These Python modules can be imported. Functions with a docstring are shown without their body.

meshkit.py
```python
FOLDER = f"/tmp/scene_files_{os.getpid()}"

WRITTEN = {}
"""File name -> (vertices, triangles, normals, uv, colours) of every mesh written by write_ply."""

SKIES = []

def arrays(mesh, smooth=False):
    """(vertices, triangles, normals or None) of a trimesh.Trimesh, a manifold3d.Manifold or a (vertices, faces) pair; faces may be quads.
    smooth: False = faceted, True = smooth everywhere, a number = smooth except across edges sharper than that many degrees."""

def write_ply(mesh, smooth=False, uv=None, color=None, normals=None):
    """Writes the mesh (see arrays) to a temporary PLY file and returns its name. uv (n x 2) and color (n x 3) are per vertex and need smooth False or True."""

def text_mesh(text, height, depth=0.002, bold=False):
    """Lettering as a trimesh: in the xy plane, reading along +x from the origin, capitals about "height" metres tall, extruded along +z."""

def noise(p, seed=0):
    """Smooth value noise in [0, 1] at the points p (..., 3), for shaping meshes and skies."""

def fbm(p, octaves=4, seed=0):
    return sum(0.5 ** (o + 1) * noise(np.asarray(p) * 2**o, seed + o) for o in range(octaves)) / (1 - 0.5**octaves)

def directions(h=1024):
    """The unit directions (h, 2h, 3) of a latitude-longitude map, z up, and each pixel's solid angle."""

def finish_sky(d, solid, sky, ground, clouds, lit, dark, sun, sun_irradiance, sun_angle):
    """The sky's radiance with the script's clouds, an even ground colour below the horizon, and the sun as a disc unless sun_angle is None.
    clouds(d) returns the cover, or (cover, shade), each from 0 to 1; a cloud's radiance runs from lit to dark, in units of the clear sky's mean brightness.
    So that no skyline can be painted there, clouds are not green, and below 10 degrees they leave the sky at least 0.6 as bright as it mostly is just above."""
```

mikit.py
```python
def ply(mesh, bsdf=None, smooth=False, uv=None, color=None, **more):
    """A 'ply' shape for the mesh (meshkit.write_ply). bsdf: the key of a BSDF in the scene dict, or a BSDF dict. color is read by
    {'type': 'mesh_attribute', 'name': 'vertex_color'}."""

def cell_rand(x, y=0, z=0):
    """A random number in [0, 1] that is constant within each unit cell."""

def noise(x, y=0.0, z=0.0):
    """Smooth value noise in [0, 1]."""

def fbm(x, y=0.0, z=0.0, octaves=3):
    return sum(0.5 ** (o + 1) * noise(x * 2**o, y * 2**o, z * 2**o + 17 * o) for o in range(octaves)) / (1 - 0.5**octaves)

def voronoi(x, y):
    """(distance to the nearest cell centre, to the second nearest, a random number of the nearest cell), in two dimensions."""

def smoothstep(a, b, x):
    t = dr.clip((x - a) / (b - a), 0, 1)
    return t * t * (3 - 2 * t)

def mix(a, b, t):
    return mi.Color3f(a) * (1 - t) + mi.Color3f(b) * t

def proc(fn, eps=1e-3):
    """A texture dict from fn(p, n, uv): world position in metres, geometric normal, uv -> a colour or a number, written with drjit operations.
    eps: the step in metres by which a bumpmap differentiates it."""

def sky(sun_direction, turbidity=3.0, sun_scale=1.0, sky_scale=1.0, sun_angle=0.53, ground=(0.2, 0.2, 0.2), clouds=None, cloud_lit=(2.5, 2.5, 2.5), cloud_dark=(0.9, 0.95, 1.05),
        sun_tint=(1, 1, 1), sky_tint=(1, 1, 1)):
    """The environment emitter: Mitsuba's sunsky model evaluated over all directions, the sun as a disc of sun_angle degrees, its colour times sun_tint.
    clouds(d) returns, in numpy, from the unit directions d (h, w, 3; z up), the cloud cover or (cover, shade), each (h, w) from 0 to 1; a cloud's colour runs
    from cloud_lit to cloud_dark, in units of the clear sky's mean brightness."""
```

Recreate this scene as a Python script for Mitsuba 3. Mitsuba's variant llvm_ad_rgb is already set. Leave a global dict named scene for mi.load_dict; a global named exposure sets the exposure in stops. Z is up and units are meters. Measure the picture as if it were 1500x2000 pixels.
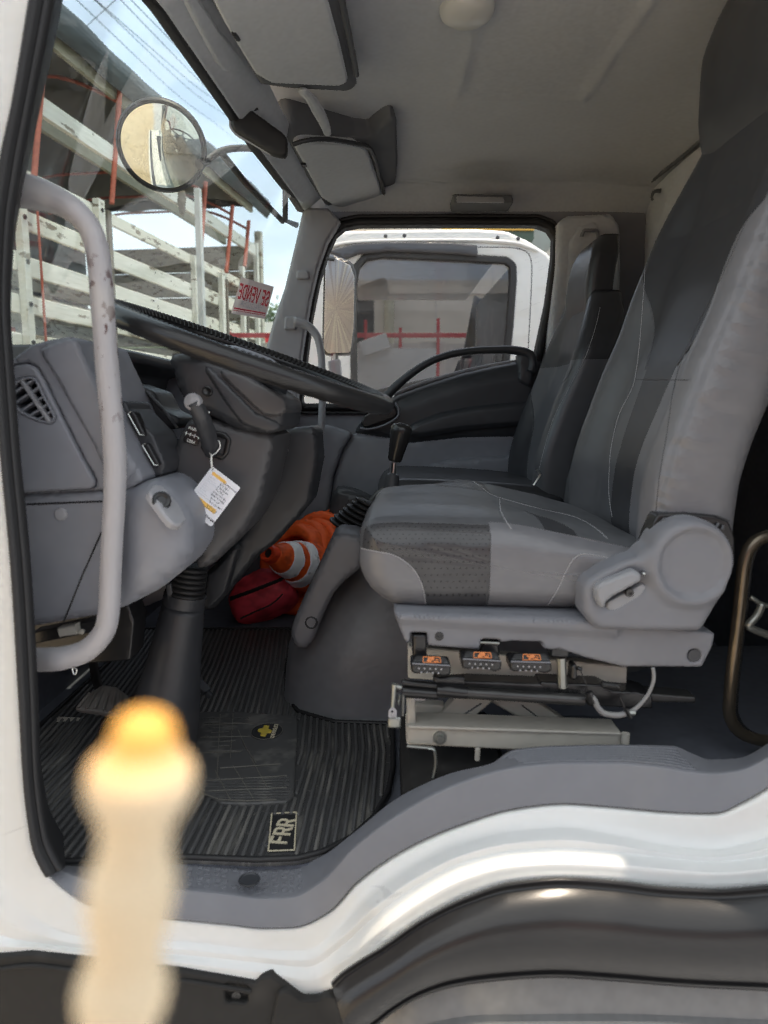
import math, random
import numpy as np
import trimesh
import shapely
from shapely.geometry import Polygon, LineString, Point
from scipy.spatial import Delaunay
from scipy.interpolate import PchipInterpolator
import manifold3d as m3
import drjit as dr
import mitsuba as mi
import mikit, meshkit
from mikit import noise, fbm, voronoi, cell_rand, smoothstep, mix, proc

# ------------------------------------------------------------------ camera, sky, exposure
FOC, EYE, PITCH = 1386.0, np.array([0.0, 0.0, 1.70]), math.radians(8.21)
SP, CP = math.sin(PITCH), math.cos(PITCH)
T = mi.ScalarTransform4f
exposure = 3.1
scene = {'type': 'scene'}
labels = {}
scene['camera'] = {'type': 'thinlens', 'fov': 2 * math.degrees(math.atan(750 / FOC)), 'fov_axis': 'x',
                   'aperture_radius': 0.0030, 'focus_distance': 1.7, 'near_clip': 0.02, 'far_clip': 3000.0,
                   'to_world': T().look_at(origin=EYE.tolist(), target=(EYE + [0, CP, -SP]).tolist(), up=[0, 0, 1])}


def cloud_cover(d):
    z = np.maximum(d[..., 2], 0.04)
    q = np.stack([d[..., 0] / (z + 0.25) * 1.6, d[..., 1] / (z + 0.25) * 1.6, 0 * z], -1)
    n = meshkit.fbm(q + 3.7, 5, 3)
    c = np.clip((n - 0.33) * 4.0, 0, 1)
    return np.clip(c * 0.40 + 0.60, 0, 1), np.clip((meshkit.fbm(q * 1.7 + 11, 4, 9) - 0.45) * 2.0, 0, 1)


SUN = np.array([0.16, 0.012, 1.0])
scene['sky'] = mikit.sky(SUN / np.linalg.norm(SUN), turbidity=3.0, sun_scale=0.42, clouds=cloud_cover,
                         cloud_lit=(1.72, 1.80, 1.84), cloud_dark=(1.03, 1.12, 1.18), sky_tint=(0.95, 1.0, 1.06))


# ------------------------------------------------------------------ helpers
def ray(px, py):
    u, v = (px - 750.0) / FOC, (py - 1000.0) / FOC
    return np.array([u, CP - v * SP, -SP - v * CP])


def at(px, py, y):
    r = ray(px, py)
    return EYE + r * (y / r[1])


def at_z(px, py, z):
    r = ray(px, py)
    return EYE + r * ((z - EYE[2]) / r[2])


def at_x(px, py, x):
    r = ray(px, py)
    return EYE + r * (x / r[0])


def at_plane(px, py, n, c):
    r = ray(px, py)
    n = np.asarray(n, float)
    return EYE + r * ((c - n @ EYE) / (n @ r))


def unit(v):
    v = np.asarray(v, float)
    return v / np.linalg.norm(v)


def curve(pts, n, closed=False):
    """A smooth curve through the points, n points evenly along it."""
    p = np.asarray(pts, float)
    if closed:
        p = np.vstack([p[-3:], p, p[:3]])
    s = np.r_[0, np.cumsum(np.linalg.norm(np.diff(p, axis=0), axis=1))]
    f = PchipInterpolator(s, p, axis=0)
    lo, hi = (s[3], s[-3]) if closed else (s[0], s[-1])
    q = f(np.linspace(lo, hi, 40 * len(p)))
    a = np.r_[0, np.cumsum(np.linalg.norm(np.diff(q, axis=0), axis=1))]
    t = np.linspace(0, a[-1], n + 1)[:-1] if closed else np.linspace(0, a[-1], n)
    return np.stack([np.interp(t, a, q[:, k]) for k in range(p.shape[1])], -1)


def rpoly(pts, r):
    """Polygon with all its corners rounded by r."""
    g = Polygon(pts).buffer(0)
    if r > 0:
        g = g.buffer(-r, quad_segs=6).buffer(2 * r, quad_segs=6).buffer(-r, quad_segs=6)
    if g.geom_type != 'Polygon':
        g = max(g.geoms, key=lambda a: a.area)
    return g


def ring_pts(line, step):
    n = max(int(line.length / step), 6)
    return np.array([line.interpolate(k / n, normalized=True).coords[0] for k in range(n)])


def slab(poly, depth, bevel=0.003, res=0.02, step=None, shape=None, nb=4):
    """Solid from a polygon in (u, v): front face at w = 0 (towards -w) with a rounded edge, flat back at w = depth. shape(u, v, d) lowers w."""
    step = step or min(res, max(bevel * 1.2, 0.003))
    b = max(bevel, 1e-6)
    rings = [ring_pts(l, step) for l in [poly.exterior, *poly.interiors]]
    for k in range(1, nb + 1):
        g = poly.buffer(-b * (1 - math.cos(k / nb * math.pi / 2)), join_style=2)
        for h in getattr(g, 'geoms', [g]):
            if not h.is_empty:
                rings += [ring_pts(l, step * 1.3) for l in [h.exterior, *h.interiors]]
    x0, y0, x1, y1 = poly.bounds
    gx, gy = np.meshgrid(np.arange(x0, x1 + res, res), np.arange(y0, y1 + res, res))
    g = np.stack([gx.ravel() + 0.37 * res * (np.arange(gx.size) // gx.shape[1] % 2), gy.ravel()], -1)
    inner = poly.buffer(-b - step * 0.6)
    if not inner.is_empty:
        rings.append(g[shapely.contains_xy(inner, g[:, 0], g[:, 1])])
    p = np.unique(np.round(np.vstack(rings), 6), axis=0)
    tri = Delaunay(p).simplices
    cen = p[tri].mean(1)
    tri = tri[shapely.contains_xy(poly, cen[:, 0], cen[:, 1])]
    a, bb, c = p[tri[:, 0]], p[tri[:, 1]], p[tri[:, 2]]
    area = (bb[:, 0] - a[:, 0]) * (c[:, 1] - a[:, 1]) - (bb[:, 1] - a[:, 1]) * (c[:, 0] - a[:, 0])
    tri = np.where((area < 0)[:, None], tri[:, ::-1], tri)[np.abs(area) > 1e-10]
    edge = poly.boundary
    d = shapely.distance(shapely.points(p), edge)
    w = b - np.sqrt(np.maximum(b * b - (b - np.minimum(d, b)) ** 2, 0))
    if shape is not None:
        w = w + shape(p[:, 0], p[:, 1], d)
    n = len(p)
    front, back = np.c_[p, w], np.c_[p, np.full(n, depth)]
    e = np.vstack([tri[:, [0, 1]], tri[:, [1, 2]], tri[:, [2, 0]]])
    es = np.sort(e, 1)
    _, idx, cnt = np.unique(es, axis=0, return_index=True, return_counts=True)
    rim = e[idx[cnt == 1]]
    walls = np.vstack([np.c_[rim[:, 1], rim[:, 0], rim[:, 0] + n], np.c_[rim[:, 1], rim[:, 0] + n, rim[:, 1] + n]])
    return np.vstack([front, back]), np.vstack([tri, tri[:, ::-1] + n, walls])


def place(m, O=(0, 0, 0), U=(1, 0, 0), V=(0, 0, 1)):
    """Local (u, v, w) to the world; w runs along -(U x V), away from the side one looks at."""
    U, V = unit(U), unit(V)
    v, f = m
    W = -np.cross(U, V)
    return np.asarray(O) + v[:, :1] * U + v[:, 1:2] * V + v[:, 2:3] * W, f


def pxpoly(pts, y, r=0.004):
    return rpoly([at(a, b, y)[[0, 2]] for a, b in pts], r)


def pslab(pts, y, depth, r=0.004, bevel=0.003, res=0.02, shape=None, step=None):
    """A slab that stands upright along the cab: its near face at depth y, traced outline."""
    return place(slab(pxpoly(pts, y, r), depth, bevel, res, step, shape), (0, y, 0))


def planeslab(pts, O, U, V, depth, r=0.004, bevel=0.003, res=0.02, shape=None):
    """A slab on the plane through O spanned by U, V, its outline where the sight lines of the given points meet the plane."""
    U = unit(U)
    V = unit(np.asarray(V, float) - U * np.dot(U, V))
    n = np.cross(U, V)
    q = []
    for a, b in pts:
        w = at_plane(a, b, n, n @ np.asarray(O)) - O
        q.append((w @ U, w @ V))
    if np.dot(n, EYE - np.asarray(O)) < 0:
        q = [(-a, b) for a, b in q]
        U = -U
    return place(slab(rpoly(q, r), depth, bevel, res, None, shape), O, U, V)


def cat(ms):
    vs, fs, k = [], [], 0
    for v, f in ms:
        vs.append(v)
        fs.append(np.asarray(f) + k)
        k += len(v)
    return np.vstack(vs), np.vstack(fs)


def loft(rows, closed=False, caps=False, flip=False):
    """Skin over rows (m, n, 3); closed: each row is a ring."""
    r = np.asarray(rows, float)
    m, n = r.shape[:2]
    k = n if closed else n - 1
    i, j = np.meshgrid(np.arange(m - 1), np.arange(k), indexing='ij')
    a, b = i * n + j, i * n + (j + 1) % n
    c, d = b + n, a + n
    f = np.vstack([np.c_[a.ravel(), b.ravel(), c.ravel()], np.c_[a.ravel(), c.ravel(), d.ravel()]])
    v = r.reshape(-1, 3)
    if caps:
        c0, c1 = len(v), len(v) + 1
        v = np.vstack([v, r[0].mean(0), r[-1].mean(0)])
        j = np.arange(n)
        f = np.vstack([f, np.c_[(j + 1) % n, j, np.full(n, c0)], np.c_[(m - 1) * n + j, (m - 1) * n + (j + 1) % n, np.full(n, c1)]])
    return v, (f[:, ::-1] if flip else f)


def thick(rows, t, flip=False):
    """A sheet through rows (m, n, 3) with thickness t."""
    r = np.asarray(rows, float)
    du, dv = np.gradient(r, axis=1), np.gradient(r, axis=0)
    n = np.cross(du, dv)
    n /= np.linalg.norm(n, axis=2, keepdims=True) + 1e-12
    b = r - n * t if not flip else r + n * t
    m, k = r.shape[:2]
    a, fa = loft(r)
    c, fc = loft(b, flip=True)
    o = m * k
    loop = np.r_[np.arange(k), np.arange(1, m) * k + k - 1, (m - 1) * k + np.arange(k - 2, -1, -1), np.arange(m - 2, 0, -1) * k]
    nx = np.roll(loop, -1)
    side = np.vstack([np.c_[nx, loop, loop + o], np.c_[nx, loop + o, nx + o]])
    f = np.vstack([fa, fc + o, side])
    return np.vstack([a, c]), (f[:, ::-1] if flip else f)


def tube(pts, r, sides=12, n=None, flat=1.0, up=(0, 0, 1)):
    """A capped tube along the points (smoothed to n points when n is given); r a number or one per point."""
    p = np.asarray(pts, float)
    if n:
        if np.ndim(r):
            s = np.linspace(0, 1, len(r))
            r = np.interp(np.linspace(0, 1, n), s, r)
        p = curve(p, n)
    t = np.gradient(p, axis=0)
    t /= np.linalg.norm(t, axis=1, keepdims=True) + 1e-12
    a = np.cross(t[0], up)
    if np.linalg.norm(a) < 0.1:
        a = np.cross(t[0], [1, 0.2, 0])
    a = unit(a)
    A = []
    for q in t:
        a = unit(a - q * (a @ q))
        A.append(a)
    A = np.array(A)
    B = np.cross(t, A)
    th = np.arange(sides) * 2 * np.pi / sides
    r = np.broadcast_to(r, (len(p),))
    rows = p[:, None] + r[:, None, None] * (np.cos(th)[None, :, None] * A[:, None] + flat * np.sin(th)[None, :, None] * B[:, None])
    return loft(rows, closed=True, caps=True)


def lathe(profile, O=(0, 0, 0), axis=(0, 0, 1), n=32):
    """Profile (radius, height) turned about the axis through O."""
    ax = unit(axis)
    a = np.cross(ax, [0, 1, 0])
    if np.linalg.norm(a) < 0.1:
        a = np.cross(ax, [1, 0, 0])
    a = unit(a)
    b = np.cross(ax, a)
    th = np.arange(n) * 2 * np.pi / n
    pr = np.asarray(profile, float)
    rows = np.asarray(O) + pr[:, :1, None] * (np.cos(th)[:, None] * a + np.sin(th)[:, None] * b)[None] + pr[:, 1:, None] * ax[None, None]
    return loft(rows, closed=True, caps=True)


def bar(p, q, w, h, up=(0, 0, 1), b=0.002):
    """A straight bar of section w x h with slightly broken edges."""
    p, q = np.asarray(p, float), np.asarray(q, float)
    t = unit(q - p)
    a = np.cross(t, up)
    if np.linalg.norm(a) < 0.05:
        a = np.cross(t, [1, 0, 0])
    a = unit(a)
    c = np.cross(a, t)
    w, h = w / 2, h / 2
    b = min(b, w * 0.6, h * 0.6)
    sec = [(-w + b, -h), (w - b, -h), (w, -h + b), (w, h - b), (w - b, h), (-w + b, h), (-w, h - b), (-w, -h + b)]
    rows = [[o + x * a + y * c for x, y in sec] for o in (p, q)]
    return loft(rows, closed=True, caps=True)


def box(lo, hi, b=0.003):
    lo, hi = np.asarray(lo, float), np.asarray(hi, float)
    c = (lo + hi) / 2
    return bar([c[0], lo[1], c[2]], [c[0], hi[1], c[2]], hi[0] - lo[0], hi[2] - lo[2], b=b)


def solid(m):
    v, f = m
    t = trimesh.Trimesh(v, f, process=False)
    t.merge_vertices()
    return m3.Manifold(m3.Mesh(vert_properties=np.asarray(t.vertices, np.float32), tri_verts=np.asarray(t.faces, np.uint32)))


def prism(pts, U, V, O, lo, hi, r=0.0):
    """A manifold prism from a polygon in (U, V) about O, from lo to hi along -(U x V)."""
    g = rpoly(pts, r) if r else Polygon(pts)
    c = np.array(g.exterior.coords)[:-1]
    if not g.exterior.is_ccw:
        c = c[::-1]
    U, V = unit(U), unit(V)
    W = np.cross(U, V)
    m = m3.Manifold.extrude(m3.CrossSection([c.tolist()]), hi - lo)
    M = np.stack([U, V, W, np.asarray(O, float) - W * hi], 1)
    return m.transform(M.tolist())


def mm(man):
    m = man.to_mesh()
    return np.asarray(m.vert_properties[:, :3], float), np.asarray(m.tri_verts, int)


USED = {}


def name(base):
    n = USED.get(base, -1) + 1
    while (k := base if n == 0 else f'{base}_{n:03d}') in scene or k in labels:
        n += 1
    USED[base] = n
    return k


def thing(base, label, category, group=None):
    k = name(base)
    labels[k] = {'label': label, 'category': category}
    if group:
        labels[k]['group'] = group
    return k


def add(parent, base, mesh, mat, smooth=38, label=None, kind=None, **more):
    """One entry of the scene: a part of parent (or, with parent None, a thing of its own)."""
    k = name(parent + '__' + base if parent else base)
    if isinstance(mesh, list):
        mesh = cat(mesh)
    scene[k] = mikit.ply(mesh, mat, smooth=smooth, **more)
    if label or kind:
        labels[k] = {**labels.get(k, {}), **({'label': label} if label else {}), **({'kind': kind} if kind else {})}
    return k


# ------------------------------------------------------------------ materials
def rgb(*c):
    return {'type': 'rgb', 'value': list(c)}


def mat(key, color, rough=0.5, metallic=0.0, spec=0.5, bump=None, scale=1.0, two=True, rtex=None, **more):
    b = {'type': 'principled', 'base_color': color if isinstance(color, dict) else rgb(*color), 'roughness': rtex or rough,
         'metallic': metallic, 'specular': spec, **more}
    if bump is not None:
        b = {'type': 'bumpmap', 'arbitrary': bump, 'scale': scale, 'bsdf': b}
    scene[key] = {'type': 'twosided', 'bsdf': b} if two else b
    return key


def painted(c):
    """Body paint with a little road dust and fine scratches."""
    def fn(p, n, uv):
        d = smoothstep(0.55, 0.85, fbm(p.x * 7, p.y * 12, p.z * 16, 4)) * 0.22
        s = smoothstep(0.80, 0.84, noise(p.x * 14 + p.z * 9, p.y * 40, p.z * 160 - p.x * 60)) * smoothstep(0.62, 0.7, noise(p.x * 11, 2.0, p.z * 13)) * 0.35
        return mix(mix(c, (0.46, 0.43, 0.36), d), (0.40, 0.40, 0.40), s)
    return proc(fn)


def grained(c, amount=0.12, sc=60.0, dust=0.0):
    c = np.asarray(c, float)

    def fn(p, n, uv):
        v = fbm(p.x * sc, p.y * sc, p.z * sc) - 0.5
        w = fbm(p.x * 6 + 3, p.y * 6, p.z * 6, 2) - 0.5
        k = mi.Color3f(*c.tolist()) * (1 + 2 * amount * v + amount * w)
        if dust:
            s = smoothstep(0.52, 0.75, fbm(p.x * 9, p.y * 9 + 7, p.z * 9)) * dust
            k = mix(k, (0.30, 0.28, 0.25), s)
        return k
    return proc(fn)


def leather_bump(p, n, uv):
    return fbm(p.x * 330, p.y * 330, p.z * 330, 2) * 0.0006


def fine_bump(p, n, uv):
    return noise(p.x * 900, p.y * 900, p.z * 900) * 0.00022


def perf_dots(p):
    """Rows of staggered punched holes, 8 mm apart, on the seat cover: distance to the nearest hole centre."""
    s = 0.0090
    a, b = p.x / s, (p.y + p.z) / s
    row = dr.floor(b)
    sh = 0.5 * (row - 2 * dr.floor(row / 2))
    fx, fy = a + sh - dr.floor(a + sh) - 0.5, b - row - 0.5
    return dr.sqrt(fx * fx + fy * fy) * s


def perf_color(p, n, uv):
    h = 1 - smoothstep(0.0009, 0.0016, perf_dots(p))
    v = fbm(p.x * 40, p.y * 40, p.z * 40)
    return mi.Color3f(0.042, 0.042, 0.045) * (0.8 + 0.4 * v) * (1 - 0.85 * h)


mat('grey_plastic', grained((0.192, 0.199, 0.224), 0.06, 40, 0.07), 0.46, bump=proc(fine_bump), scale=1.0)
mat('grey_trim', grained((0.150, 0.154, 0.171), 0.06, 30, 0.08), 0.5)
mat('dark_plastic', grained((0.036, 0.038, 0.043), 0.08, 40, 0.04), 0.42)
mat('column_grey', grained((0.058, 0.058, 0.062), 0.06, 40, 0.03), 0.42)
mat('black_plastic', (0.012, 0.012, 0.013), 0.28)
mat('black_rubber', (0.014, 0.014, 0.015), 0.55)
mat('pale_grey_plastic', grained((0.27, 0.27, 0.285), 0.04, 40, 0.05), 0.42)
mat('handle_grey', proc(lambda p, n, uv: mix(mix((0.335, 0.325, 0.335), (0.07, 0.03, 0.028), smoothstep(0.63, 0.68, fbm(p.x * 90, p.y * 90, p.z * 45)) * (1 - smoothstep(0.05, 0.13, dr.abs(p.z - 1.79)))),
                                     (0.42, 0.40, 0.38), 0.5 * smoothstep(0.6, 0.8, fbm(p.x * 25, p.y * 25, p.z * 12)))), 0.42)
mat('white_paint', painted((0.60, 0.605, 0.59)), 0.24, clearcoat=0.5, clearcoat_gloss=0.9)
mat('fender_black', grained((0.017, 0.017, 0.018), 0.1, 30, 0.02), 0.25, spec=0.4)
mat('mudguard_black', grained((0.022, 0.0215, 0.021), 0.1, 60, 0.08), 0.62, spec=0.2)
mat('leather_grey', grained((0.132, 0.133, 0.143), 0.08, 50), 0.32, bump=proc(leather_bump, 4e-4), scale=1.0)
mat('leather_mid', grained((0.082, 0.085, 0.092), 0.06, 50), 0.33, bump=proc(leather_bump, 4e-4), scale=1.0)
mat('leather_dark', grained((0.032, 0.033, 0.037), 0.07, 50), 0.34, bump=proc(leather_bump, 4e-4), scale=1.0)
mat('leather_perforated', proc(perf_color), 0.30)
mat('stitch', (0.25, 0.25, 0.26), 0.7)
mat('stitch_dark', (0.06, 0.06, 0.065), 0.7)
mat('lining', grained((0.43, 0.445, 0.470), 0.07, 120), 0.85, spec=0.2)
mat('lining_dark', grained((0.118, 0.123, 0.132), 0.06, 120), 0.85, spec=0.2)
mat('carpet_dark', grained((0.105, 0.113, 0.135), 0.15, 90), 0.9, spec=0.2)
mat('chrome', (0.62, 0.62, 0.60), 0.18, metallic=1.0)
mat('cable_grey', (0.20, 0.20, 0.20), 0.45)
mat('lever_grey', grained((0.215, 0.22, 0.235), 0.05, 30), 0.4)
mat('zinc', grained((0.30, 0.31, 0.29), 0.15, 60), 0.38, metallic=0.8)
mat('beige_steel', grained((0.36, 0.34, 0.30), 0.07, 40, 0.05), 0.5)
mat('dark_steel', grained((0.06, 0.06, 0.06), 0.2, 60), 0.35, metallic=0.6)
# ------------------------------------------------------------------ ground
def ground_color(p, n, uv):
    v = fbm(p.x * 1.3, p.y * 1.3, 0, 5)
    s = fbm(p.x * 22, p.y * 22, 0, 3)
    t = smoothstep(-1.15, -0.80, p.x + 0.4 * (v - 0.5))
    return mix(mix((0.42, 0.34, 0.23), (0.50, 0.42, 0.30), v), mix((0.335, 0.345, 0.36), (0.44, 0.45, 0.465), v), t) * (0.8 + 0.4 * s)


mat('dirt', proc(ground_color), 0.95, spec=0.1, bump=proc(lambda p, n, uv: fbm(p.x * 18, p.y * 18, 0, 4) * 0.02), scale=1.0)
gx = np.r_[-400, -60, np.linspace(-14, 14, 57), 60, 400]
gy = np.r_[-400, -60, np.linspace(-14, 24, 77), 70, 600]
gg = np.stack(list(np.meshgrid(gx, gy, indexing='xy')) + [np.zeros((len(gy), len(gx)))], -1)
gg[..., 2] = (meshkit.fbm(gg * 0.9, 3, 5) - 0.5) * 0.05 - 0.02
add(None, 'ground', loft(gg), 'dirt', smooth=True, kind='structure')

# ------------------------------------------------------------------ our truck
cab = thing('truck_cab', 'white truck cab with grey interior seen through its open driver door', 'truck')


def strip(stations, depths, n=160):
    """Rows of curves: stations = per station the traced points of all curves, depths = the depth of every curve."""
    st = np.array([[at(px, py, d) for (px, py), d in zip(s, depths)] for s in stations])
    mid = st.mean(1)
    t = np.r_[0, np.cumsum(np.linalg.norm(np.diff(mid, axis=0), axis=1))]
    f = PchipInterpolator(t, st, axis=0)
    return f(np.linspace(0, t[-1], n)).transpose(1, 0, 2)


def push(r, dy):
    """The row set back by dy, widening with the splayed pillar."""
    q = r + np.array([0, dy, 0])
    q[:, 0] *= q[:, 1] / r[:, 1]
    return q


def between(a, b, s, dy=0.0):
    return a * (1 - s) + b * s + np.array([0, dy, 0])


ST = [  # A inner edge, B, C, G groove, E, F outer edge of the white door step, in order round the opening
    [(78, -80), (66, -80), (-30, -80), (-60, -80), (-90, -80), (-100, -80)],
    [(30, 200), (18, 200), (-60, 200), (-90, 200), (-120, 200), (-130, 200)],
    [(3, 330), (-10, 330), (-75, 330), (-105, 330), (-135, 330), (-145, 330)],
    [(-8, 450), (-21, 450), (-82, 450), (-112, 450), (-142, 450), (-152, 450)],
    [(-10, 650), (-22, 650), (-82, 650), (-112, 650), (-142, 650), (-152, 650)],
    [(3, 850), (-10, 850), (-72, 850), (-102, 850), (-132, 850), (-142, 850)],
    [(25, 1100), (12, 1100), (-62, 1100), (-92, 1100), (-122, 1100), (-132, 1100)],
    [(40, 1350), (27, 1350), (-52, 1350), (-82, 1380), (-115, 1400), (-125, 1410)],
    [(50, 1520), (36, 1530), (-42, 1560), (-75, 1620), (-110, 1700), (-125, 1710)],
    [(65, 1640), (50, 1655), (-8, 1710), (-45, 1780), (-70, 1845), (-78, 1860)],
    [(90, 1695), (75, 1712), (40, 1772), (10, 1828), (-10, 1856), (-14, 1867)],
    [(130, 1735), (118, 1752), (95, 1808), (75, 1842), (60, 1853), (58, 1861)],
    [(175, 1765), (168, 1780), (150, 1828), (140, 1851), (130, 1861), (130, 1869)],
    [(240, 1785), (238, 1800), (235, 1836), (230, 1858), (228, 1871), (228, 1879)],
    [(350, 1795), (350, 1810), (350, 1840), (350, 1864), (350, 1886), (350, 1894)],
    [(450, 1805), (450, 1819), (450, 1850), (450, 1874), (450, 1899), (450, 1911)],
    [(520, 1812), (520, 1826), (525, 1857), (530, 1882), (535, 1910), (540, 1926)],
    [(575, 1810), (579, 1824), (590, 1858), (598, 1888), (605, 1924), (607, 1944)],
    [(640, 1782), (646, 1797), (658, 1818), (668, 1846), (668, 1892), (664, 1914)],
    [(700, 1720), (706, 1738), (715, 1762), (728, 1792), (738, 1834), (742, 1850)],
    [(800, 1653), (805, 1670), (811, 1694), (819, 1726), (828, 1770), (832, 1789)],
    [(900, 1610), (902, 1626), (905, 1650), (908, 1682), (912, 1726), (915, 1748)],
    [(1000, 1580), (1000, 1594), (1000, 1626), (1000, 1661), (1000, 1703), (1000, 1721)],
    [(1100, 1569), (1100, 1582), (1100, 1618), (1100, 1655), (1100, 1698), (1100, 1712)],
    [(1200, 1576), (1200, 1588), (1200, 1632), (1200, 1663), (1200, 1700), (1200, 1718)],
    [(1300, 1585), (1300, 1597), (1300, 1652), (1300, 1675), (1300, 1706), (1300, 1730)],
    [(1390, 1588), (1390, 1600), (1392, 1660), (1395, 1683), (1395, 1712), (1395, 1734)],
    [(1450, 1565), (1455, 1583), (1470, 1645), (1475, 1675), (1480, 1708), (1480, 1730)],
    [(1510, 1528), (1518, 1550), (1545, 1610), (1555, 1650), (1565, 1690), (1570, 1712)],
    [(1600, 1440), (1612, 1460), (1650, 1520), (1670, 1550), (1700, 1600), (1710, 1620)],
    [(1655, 1250), (1670, 1255), (1730, 1280), (1760, 1290), (1800, 1300), (1815, 1305)],
    [(1670, 800), (1685, 800), (1750, 800), (1780, 800), (1820, 800), (1835, 800)],
    [(1650, 300), (1665, 300), (1730, 300), (1760, 300), (1800, 300), (1815, 300)],
    [(1590, -80), (1605, -80), (1670, -80), (1700, -80), (1740, -80), (1755, -80)]]
A, B, C, G, E, F = strip(ST, [0.860, 0.853, 0.838, 0.8195, 0.794, 0.7905], 420)
def setd(r, y):
    """The row moved along its sight lines to depth y."""
    if np.ndim(y) == 0:
        y = np.full(len(r), float(y))
    return EYE + (r - EYE) * (y / r[:, 1])[:, None]


def sd(r, y):
    """Step depth: the full y over the wheel arch, steps less deep in front of it where the sill runs low."""
    k = np.clip((A[:, 0] + 0.115) / 0.10, 0, 1)
    return setd(r, 0.86 - (0.86 - y) * (0.36 + 0.64 * k * k * (3 - 2 * k)))


def lerp(a, b, s):
    return a * (1 - s) + b * s


rows = [setd(A, 0.93), A, sd(lerp(A, B, 0.5), 0.8555), sd(B, 0.852), sd(lerp(B, C, 0.45), 0.849), sd(lerp(B, C, 0.9), 0.841), sd(C, 0.838), sd(lerp(C, G, 0.15), 0.834), sd(lerp(C, G, 0.55), 0.8215), sd(lerp(C, G, 0.68), 0.8198),
        sd(lerp(C, G, 0.98), 0.8195), sd(G, 0.8193), sd(lerp(G, E, 0.06), 0.8185), sd(lerp(G, E, 0.2), 0.8135), sd(lerp(G, E, 0.66), 0.7965), sd(lerp(G, E, 0.82), 0.7943), sd(E, 0.794), sd(lerp(E, F, 0.5), 0.7925), sd(F, 0.7908), sd(F, 0.7908) + [0, 0.004, -0.008], sd(F, 0.7908) + [0, 0.05, -0.05]]
add(cab, 'door_frame', loft(rows, flip=True), 'white_paint', smooth=True, label='white painted door frame with stepped sill, partly sunlit')

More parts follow.
